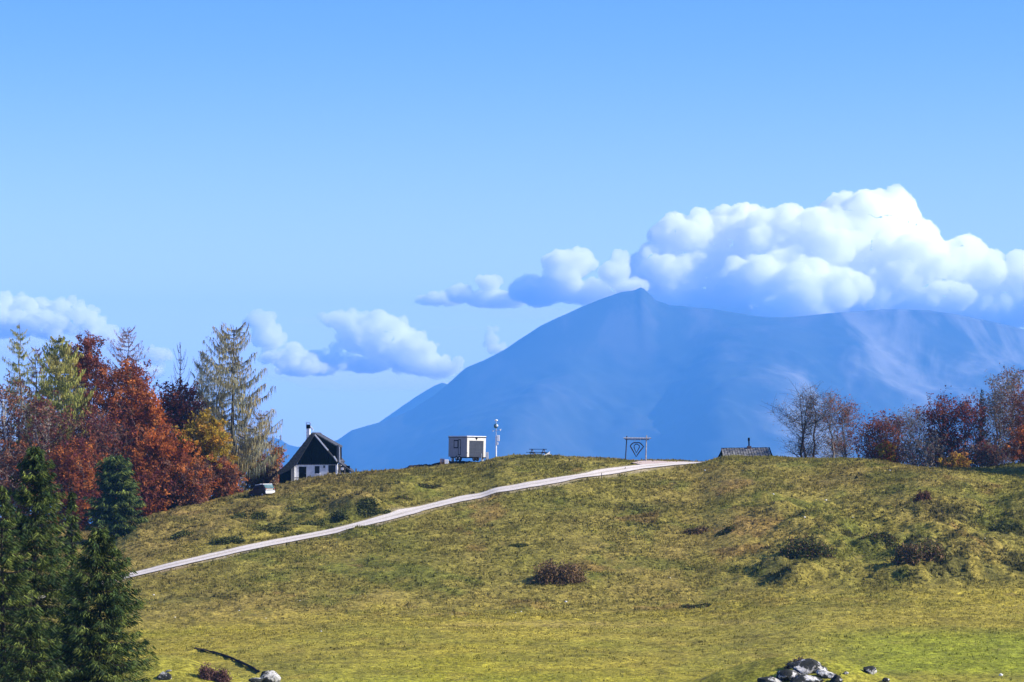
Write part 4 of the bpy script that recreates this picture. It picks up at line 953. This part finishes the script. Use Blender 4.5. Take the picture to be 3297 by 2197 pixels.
# ---- weather mast
def mast():
    y = 381.; k = y/FPX; x = at(1597.5, y); zb = ground_pt(x, y)-.3; e = empty('weather_mast', (x, y, zb), 0, 'thin white weather mast with round dish and white cabinet beside the mobile cabin', 'mast')
    def z(v): return (HV-v)*k-zb
    MB().tube((0, 0, 0), (0, 0, z(1404)), .085).build('pole', M_bright, e); MB().tube((0, 0, z(1404)), (0, 0, z(1352)), .045).build('upper_pole', M_steel, e)
    MB().box(.12, .46, -.12, .14, z(1421), z(1402)).build('cabinet', M_bright, e, bevel=.02); MB().box(.10, .28, -.1, .1, z(1433), z(1424)).build('junction_box', M_bright, e, bevel=.02)
    v, f = ico(2); s = MB(); s.add([(p[0]*.30-.02, p[1]*.24-.1, p[2]*.32+z(1372)) for p in v], [tuple(q) for q in f]); s.build('dish', M_teal, e)
    s = MB(); s.add([(p[0]*.17+.10, p[1]*.1-.30, p[2]*.18+z(1371)) for p in v], [tuple(q) for q in f]); s.build('dish_face', M_bright, e)
    s = MB(); s.add([(p[0]*.22+.02, p[1]*.2, p[2]*.12+z(1354)) for p in v], [tuple(q) for q in f]); s.build('sensor_cap', M_bright, e)
    MB().tube((-.42, 0, z(1388)), (.52, 0, z(1385)), .025).build('arm', M_steel, e); MB().tube((.55, 0, z(1388)), (.55, 0, z(1382)), .03, .12).build('wind_cup', M_bright, e); MB().tube((-.42, 0, z(1390)), (-.42, 0, z(1385)), .09, .05).build('wind_cup', M_steel, e)
mast()
# ---- picnic table
def picnic():
    y = 376.; k = y/FPX; x = at(1732, y); zb = ground_pt(x, y)-.03; e = empty('picnic_table', (x, y, zb), R(20), 'dark wooden picnic table on the highest knoll of the crest', 'table')
    h = (HV-1446)*k-zb
    for i in range(4): MB().box(-1.1, 1.1, -.38+i*.19, -.38+i*.19+.175, h-.07, h).build('plank', M_black, e)
    for s_ in (-1, 1):
        bn = MB().box(-1.25, 1.25, s_*.85-.16, s_*.85-.005, h*.52-.06, h*.52).build('bench_plank', M_black, e); MB().box(-1.25, 1.25, s_*.85+.005, s_*.85+.16, h*.52-.06, h*.52).build('bench_plank', M_black, e)
        for a_ in (-.8, .8): MB().tube((a_, s_*.75, 0), (a_, s_*.15, h-.08), .06, n=4).build('leg', M_wood, e)
    for a_ in (-.8, .8): MB().box(a_-.04, a_+.04, -.95, .95, h*.52-.14, h*.52-.063).build('crossbar', M_black, e)
    MB().prism([(.25, .0), (1.1, .0), (1.25, .55), (.9, .3)], -1.15, -1.08).build('brace_board', M_cream, e)
    x2 = at(1769, y); z2 = ground_pt(x2, y); b_ = empty('water_barrel', (x2, y, z2-.05), 0, 'small white barrel with dark surround right of the picnic table', 'barrel')
    MB().tube((0, -.3, 0), (0, -.3, .36), .24, .16, 12).build('barrel_body', M_bright, b_); MB().prism([(-.55, 0), (-.2, 0), (-.2, .45), (-.45, .52)], -.2, .3).build('stand', M_black, b_)
picnic()
# ---- log frame with hanging pin emblem
def sign_frame():
    y = 374.; k = y/FPX; cu = 2049.; x = at(cu, y); zb = (HV-1486)*k; e = empty('log_frame_sign', (x, y, zb), 0, 'log frame with a hanging drop-shaped pin emblem at the top of the track', 'sign')
    def X(u): return (u-cu)*k
    def Z(v): return (1486-v)*k
    MB().tube((X(2013), 0, -.3), (X(2018.5), 0, Z(1404)), .075, .065).build('post', M_bark2, e); MB().tube((X(2079), 0, -.3), (X(2081.5), 0, Z(1402)), .085, .07).build('post', M_logw, e)
    MB().tube((X(2008), -.12, Z(1411)), (X(2096), -.12, Z(1411.5)), .085, .075).build('beam', M_logw, e); MB().tube((X(2012), .1, Z(1416)), (X(2090), .1, Z(1416)), .05).build('beam', M_bark2, e)
    def ring(P, w, m, nm, yy):
        n = len(P); c = np.mean(P, 0); V = []
        for d in (0, .09):
            for q, (a, b_) in enumerate(P):
                V.append((a, yy+d, b_))
            for q, (a, b_) in enumerate(P):
                p0 = np.array(P[q-1]); p1 = np.array(P[q]); p2 = np.array(P[(q+1) % n]); t = (p2-p0)/np.linalg.norm(p2-p0); nn = np.array([-t[1], t[0]])
                if nn @ (c-p1) < 0: nn = -nn
                V.append((a+nn[0]*w, yy+d, b_+nn[1]*w))
        F = []
        for i in range(n):
            j = (i+1) % n; F += [(i, j, n+j, n+i), (2*n+i, 3*n+i, 3*n+j, 2*n+j), (i, 2*n+i, 2*n+j, j), (n+i, n+j, 3*n+j, 3*n+i)]
        m_ = MB(); m_.add(V, F); return m_.build(nm, m, e)
    outer = [(X(u), Z(v)) for u, v in [(2048,1473),(2038,1456),(2028,1438),(2030,1432),(2036,1426),(2043,1424),(2050,1424.5),(2058,1424),(2064,1427),(2074,1438),(2071,1443),(2060,1457)]]
    ring(outer, .15, M_bark2, 'outer_pin', -.02)
    inner = [(X(u), Z(v)) for u, v in [(2048.5,1460),(2043,1449),(2040,1441),(2041,1434),(2045,1430.5),(2050,1429.5),(2055,1431),(2059.5,1435),(2060,1441),(2055,1450)]]
    ring(inner, .11, M_bark2, 'inner_pin', -.02)
    MB().tube((X(2042), 0, Z(1424)), (X(2045), 0, Z(1415)), .025, n=5).build('chain', M_steel, e); MB().tube((X(2060), 0, Z(1425)), (X(2062), 0, Z(1415)), .025, n=5).build('chain', M_steel, e)
sign_frame()
# ---- hut sunk behind the crest
def hut():
    y = 388.; k = y/FPX; cu = 2398.; x = at(cu, y); vb = 1500; zb = (HV-vb)*k; e = empty('shingle_hut', (x, y, zb), 0, 'low hut sunk behind the crest with grey board roof and black stovepipe', 'hut', ry=R(-.7))
    def X(u): return (u-cu)*k
    def Z(v): return (vb-v)*k
    # ridge from 2322 to 2476, front slope comes towards the viewer and down
    ZR, ZE = Z(1443), Z(1476); n = 18
    uA, uB = X(2323), X(2474); eA, eB = X(2325), X(2483)
    rf = MB(); rf.add([(uA, 0, ZR), (uB, 0, ZR), (eB, -3., ZE-.25), (eA, -3., ZE-.25), (uA, 0, ZR-.14), (uB, 0, ZR-.14), (eB, -3., ZE-.39), (eA, -3., ZE-.39)], [(0,1,2,3),(4,7,6,5),(0,3,7,4),(1,5,6,2),(0,4,5,1),(3,2,6,7)])
    roof = rf.build('roof', M_slate, e)
    for i in range(n):
        a0, a1 = i/n, (i+.80)/n; xa, xb = uA+(uB-uA)*a0, uA+(uB-uA)*a1; ya, yb = eA+(eB-eA)*a0, eA+(eB-eA)*a1; h_ = .05+.02*(i % 3)
        m_ = MB(); m_.add([(xa, -.15, ZR-.03+h_), (xb, -.15, ZR-.03+h_), (yb, -3.06, ZE-.24+h_), (ya, -3.06, ZE-.24+h_), (xa, -.15, ZR-.06), (xb, -.15, ZR-.06), (yb, -3.06, ZE-.27), (ya, -3.06, ZE-.27)], [(0,1,2,3),(4,7,6,5),(0,3,7,4),(1,5,6,2),(0,4,5,1),(3,2,6,7)])
        m_.build('roof_plank', M_shng, roof)
    MB().prism([(uA, ZR-.1), (uB, ZR-.1), (uB, ZR+.06), (uA, ZR+.06)], -.2, .2).build('ridge_cap', M_black, e)
    bk = MB(); bk.add([(uA, 0.2, ZR-.02), (uB, 0.2, ZR-.02), (uB, 3., ZE-.25), (uA, 3., ZE-.25), (uA, 0.2, ZR-.14), (uB, 0.2, ZR-.14), (uB, 3., ZE-.39), (uA, 3., ZE-.39)], [(0,1,2,3),(4,7,6,5),(0,3,7,4),(1,5,6,2),(0,4,5,1),(3,2,6,7)]); bk.build('roof', M_slate, e)
    g_ = MB(); g_.add([(uA+.05, -.1, ZR-.1), (X(2311), -3.0, ZE-.2), (X(2311), 2.6, ZE-.2), (X(2312), -3., -.5), (X(2312), 2.6, -.5)], [(0,1,2), (1,3,4,2)]); g_.build('gable_wall', M_black, e)
    MB().box(X(2327), X(2480), -2.6, 2.6, -.6, ZE-.42).build('wall', M_wood, e)
    MB().tube((X(2477), .05, ZR+.02), (X(2484), -3.1, ZE-.2), .09, n=6).build('verge_board', M_black, e)
    ch = MB().box(X(2406), X(2419), -.45, .25, ZR-.35, Z(1437)).build('chimney', M_brick, e); MB().tube((X(2412), -.1, Z(1437)), (X(2412), -.1, Z(1413)), .10, n=10).build('stovepipe', M_black, ch)
    MB().tube((X(2412), -.1, Z(1420)), (X(2412), -.1, Z(1410)), .15, .13, 10).build('cowl', M_black, ch)
hut()
# ---- parked car by the wood
def car():
    x, y = hit(846, 1599); k = y/FPX; e = empty('parked_car', (x, y, (HV-1602)*k), R(-48), 'small white and black van parked on the slope between the wood and the farmhouse', 'van', ry=R(-5))
    # local x runs along the car: nose at -x (away, left), tail at +x; -y side faces the viewer
    prof = [(-2.1, .35), (-2.12, .75), (-2.0, 1.02), (-1.15, 1.12), (-.55, 1.66), (1.3, 1.72), (1.72, 1.15), (1.8, 1.0), (1.82, .35)]
    MB().prism(prof, -.85, .85).build('body', M_card, e, bevel=.04)
    MB().box(-.6, 1.32, -.80, .80, 1.70, 1.78).build('roof', M_carw, e, bevel=.02)
    MB().prism([(1.34, 1.66), (1.76, 1.14), (1.80, 1.16), (1.38, 1.68)], -.72, .72).build('rear_window', M_cargl, e)
    MB().box(1.80, 1.88, -.80, .80, .42, .80).build('tailgate', M_carw, e, bevel=.02)
    MB().prism([(-1.1, 1.14), (-.58, 1.62), (-.62, 1.66), (-1.16, 1.16)], -.72, .72).build('windscreen', M_cargl, e)
    for a0, a1 in ((-.85, -.1), (-.02, .6), (.68, 1.3)): MB().prism([(a0+(.25 if a0 < -.5 else 0), 1.58), (a1, 1.58), (a1+.02, 1.15), (a0-.1 if a0 < -.5 else a0, 1.15)], -.872, -.856).build('side_window', M_glass, e)
    for xx in (-1.35, 1.15):
        for yy in (-.88, .66):
            t = MB().tube((xx, yy, .32), (xx, yy+.22, .32), .32, n=16).build('wheel', M_rub, e); MB().tube((xx, yy-.01, .32), (xx, yy+.23, .32), .18, n=10).build('rim', M_steel, t)
    for yy in (-.78, .66): MB().box(1.86, 1.93, yy, yy+.12, 1.0, 1.12).build('tail_lamp', plain('lamp_red', (.35, .02, .02), .3), e)
    MB().box(-.2, .0, -.3, .3, 1.785, 1.86).build('roof_rack', M_bright, e)
car()
bpy.data.objects['parked_car'].scale = (.86, .9, .9)
# ---- marker posts along the track
for q, (u_, v_, h_, lb) in enumerate(((1936, 1541, 20, 'thin dark marker post on the near edge of the track below the log frame'), (2012, 1512, 7, 'short marker stub at the edge of the track near the log frame'))):
    xx, yy = hit(u_, v_); kk = yy/FPX; t = MB().tube((0, 0, -.1), (.05, 0, h_*kk), .045, .035).build('marker_post', M_bark2); t.location = (xx, yy, ground_pt(xx, yy)); tag(t, lb, 'post')
# ---- dark earth bank left of the cabin
def bank():
    us = np.linspace(1282, 1600, 90); rs = np.random.default_rng(8)
    top = np.interp(us, [1282,1300,1320,1350,1390,1410,1430,1480,1560,1600], [1516,1508,1499,1497,1495,1489,1486,1485,1487,1492]); y0 = 379.
    rows = [(-1.6, -1.5), (-.8, -.25), (-.1, 0.), (.6, -.15), (1.6, -.9), (3., -2.2)]; V = []
    for dy, dzv in rows:
        for i, (u, v) in enumerate(zip(us, top)):
            y = y0+dy; z = (HV-v)*y0/FPX+dzv*.8+rs.normal(0, .035)+fbm(np.array([u*.1]), np.array([dy*2.]), 1.2, 3, 2)[0]*.22
            V.append((at(u, y0), y+rs.normal(0, .05), z))
    m_ = len(us); i = np.arange((len(rows)-1)*(m_-1)); r, q = i//(m_-1), i % (m_-1)
    F = np.stack([r*m_+q, r*m_+q+1, (r+1)*m_+q+1, (r+1)*m_+q], -1); tag(mesh_np('earth_bank', np.array(V), F, M_earth), kind='structure')
bank()
# ---- eroded step at lower left: a dark strip of bare soil along the knoll
def step():
    P = _dense([(625,2092),(660,2099),(700,2110),(740,2124),(780,2142),(815,2160),(835,2172)], 6); V = []; n = len(P); rs = np.random.default_rng(4)
    xy = np.array([hit(u, v, 150, 300) for u, v in P]); h = np.interp(np.linspace(0, 1, n), [0, .3, .8, 1], [.02, .07, .12, .08])
    for j, (dy, f) in enumerate(((-.30, -.10), (-.02, 0.02), (.02, 1.), (.25, 1.05), (.9, .2), (1.2, -.2))):
        for i in range(n):
            x, y = xy[i]; V.append((x+rs.normal(0, .03), y+dy, float(base_z(x, y))+h[i]*f*1.2+.12+rs.normal(0, .012)))
    i = np.arange(5*(n-1)); r, q = i//(n-1), i % (n-1); F = np.stack([r*n+q, r*n+q+1, (r+1)*n+q+1, (r+1)*n+q], -1)
    tag(mesh_np('soil_step', np.array(V), F, M_earth), kind='structure')
step()
# ------------------------------------------------------------------ rocks
m_rock, nb, bs = mat('limestone', .9, .15)
t_ = nb.n('ShaderNodeNewGeometry').outputs['Position']; f = nb.noise(t_, 1.1, 6, .65); f2 = nb.noise(t_, 4.5, 6, .7)
c_ = nb.mix(nb.ss(f2, .35, .65), (.66, .64, .60), (.34, .33, .30)); c_ = nb.mix(nb.ss(f, .42, .49), c_, (.026, .028, .024))
cr_ = nb.n('ShaderNodeTexVoronoi', feature='DISTANCE_TO_EDGE'); nb.put(cr_.inputs['Vector'], nb.vm('ADD', t_, nb.vm('SCALE', nb.noise(t_, 2., 3, .5, True), scale=.5))); cr_.inputs['Scale'].default_value = 1.6
nb.lk(nb.mix(nb.ss(cr_.outputs['Distance'], .035, .0), c_, (.02, .02, .018)), bs.inputs['Base Color'])
q_ = nb.n('ShaderNodeBump'); q_.inputs['Strength'].default_value = .9; q_.inputs['Distance'].default_value = .12; nb.lk(f2, q_.inputs['Height']); nb.lk(q_.outputs[0], bs.inputs['Normal'])
def boulder(u, v, wpx, hpx, label, seed, y=None, group=None, cat='rock', name='limestone_boulder', yscale=.8, dark=False, sub=3, m=None, z=None):
    x, yy = hit(u, v) if y is None else (at(u, y), y); k = yy/FPX; W_, H_ = wpx*k/2, hpx*k*.74
    rs = np.random.default_rng(seed); P, F = ico(sub); P = P.copy()
    for _ in range(16):      # flat broken faces
        n = rs.normal(size=3); n /= np.linalg.norm(n); d = rs.uniform(.42, .86); s = P@n; P -= np.outer(np.maximum(s-d, 0), n)*.92
    P += rs.normal(0, .03, P.shape)+(fbm(P[:, 0]*2+seed, P[:, 1]*2+P[:, 2]*3, .9, 3, 1)*.16)[:, None]*P
    P *= np.array([W_*1.12, W_*yscale, H_*1.05/1.35]); P[:, 2] += H_*.35
    zz = ground_pt(x, yy) if z is None else z
    o = mesh_np(name, P, F, m or m_rock); o.location = (x, yy, zz-.04); return tag(o, label, cat, group)
GK = 'boulders of the outcrop at the lower right'
boulder(2800, 2168, 62, 46, 'grey-white boulder standing apart right of the outcrop, casting a shadow left', 201)
boulder(2722, 2172, 20, 14, 'small white stone at the left end of the shadow of the lone boulder', 202)
boulder(2590, 2170, 120, 62, 'large dark topmost block of the lower right outcrop', 203, group=GK)
boulder(2632, 2168, 70, 46, 'white-faced slab on the right shoulder of the topmost outcrop block', 204, group=GK)
boulder(2660, 2185, 66, 36, 'pale cracked boulder lower right on the outcrop', 205, group=GK)
boulder(2540, 2198, 90, 50, 'dark lower left boulder of the outcrop', 206, group=GK)
boulder(2480, 2212, 90, 40, 'low dark boulder at the left foot of the outcrop', 207, group=GK)
boulder(2600, 2215, 110, 50, 'mossy front boulder of the outcrop', 208, group=GK)
boulder(2690, 2205, 44, 34, 'small pale boulder at the right foot of the outcrop', 209, group=GK)
boulder(2848, 2200, 34, 20, 'small white stone cut by the bottom edge below the lone boulder', 210)
boulder(860, 2206, 84, 60, 'bright white boulder at the bottom edge below the soil step', 211)
boulder(815, 2198, 56, 32, 'dark faced boulder left of the bright white one', 212)
boulder(820, 2212, 50, 16, 'flat white slab in front of the dark faced boulder', 215)
boulder(528, 2185, 44, 34, 'white rock by the near spruces in the lower left corner', 213)
boulder(545, 2160, 22, 10, 'small stone just above the white rock by the near spruces', 214)
shrub(2560, 2150, 70, 34, 'dry grey-brown shrub growing on top of the outcrop', 215, [(.13, .09, .07), (.10, .075, .05)], 1500, .07)
m_wst = plain('white_limestone', (.66, .65, .60), .9, .1, .2, 4)
ST = [(2270,1518,9,'small white stone just below the right end of the track'),(2490,1598,9,'small white stone on the slope under the right end of the hut'),(2658,1612,11,'white stone below the thin beeches, first of a slanting pair'),
      (2590,1692,15,'white stone with dark side above the left big shrub mound'),(2745,1676,10,'white stone upslope between the two big mounds'),(2865,1517,11,'white stone on the crest just below the round reddish beech'),
      (3170,1730,9,'small white stone right of the right big mound'),(1822,1937,13,'white stone directly below the large brown bush'),(1678,1976,9,'white stone lower left of the large brown bush, right of a close pair'),
      (1660,1978,7,'tiny white stone, left of the close pair below the brown bush'),(2156,1860,10,'white stone between the large brown bush and the left shrub mound'),(1452,1980,10,'white stone at the slope foot, farthest left of the brown bush'),
      (1035,2036,9,'white stone above the right end of the soil step'),(683,2058,9,'white stone above the left end of the soil step'),(563,1990,8,'small white stone right beside the near spruces, halfway down'),
      (855,1996,12,'longish white stone in the middle of the lower left slope'),(966,1937,7,'tiny white stone upslope of the longish one on the left'),(495,1911,8,'small white stone just below the track next to the near spruces'),
      (3222,2178,20,'white stone alone in the lower right corner of the meadow'),(3108,2118,8,'tiny white stone upper left of the corner stone in the meadow'),(1250,1900,6,'tiny white stone on the bare slope below the middle of the track'),
      (770,1972,8,'small white stone upper left of the longish one on the left slope')]
for q, (u_, v_, w_, lb) in enumerate(ST):
    boulder(u_, v_, w_*.95, w_*.6, lb, 300+q, group='white limestone pieces scattered on the pasture', cat='stone', name='white_stone', sub=1, m=m_wst)
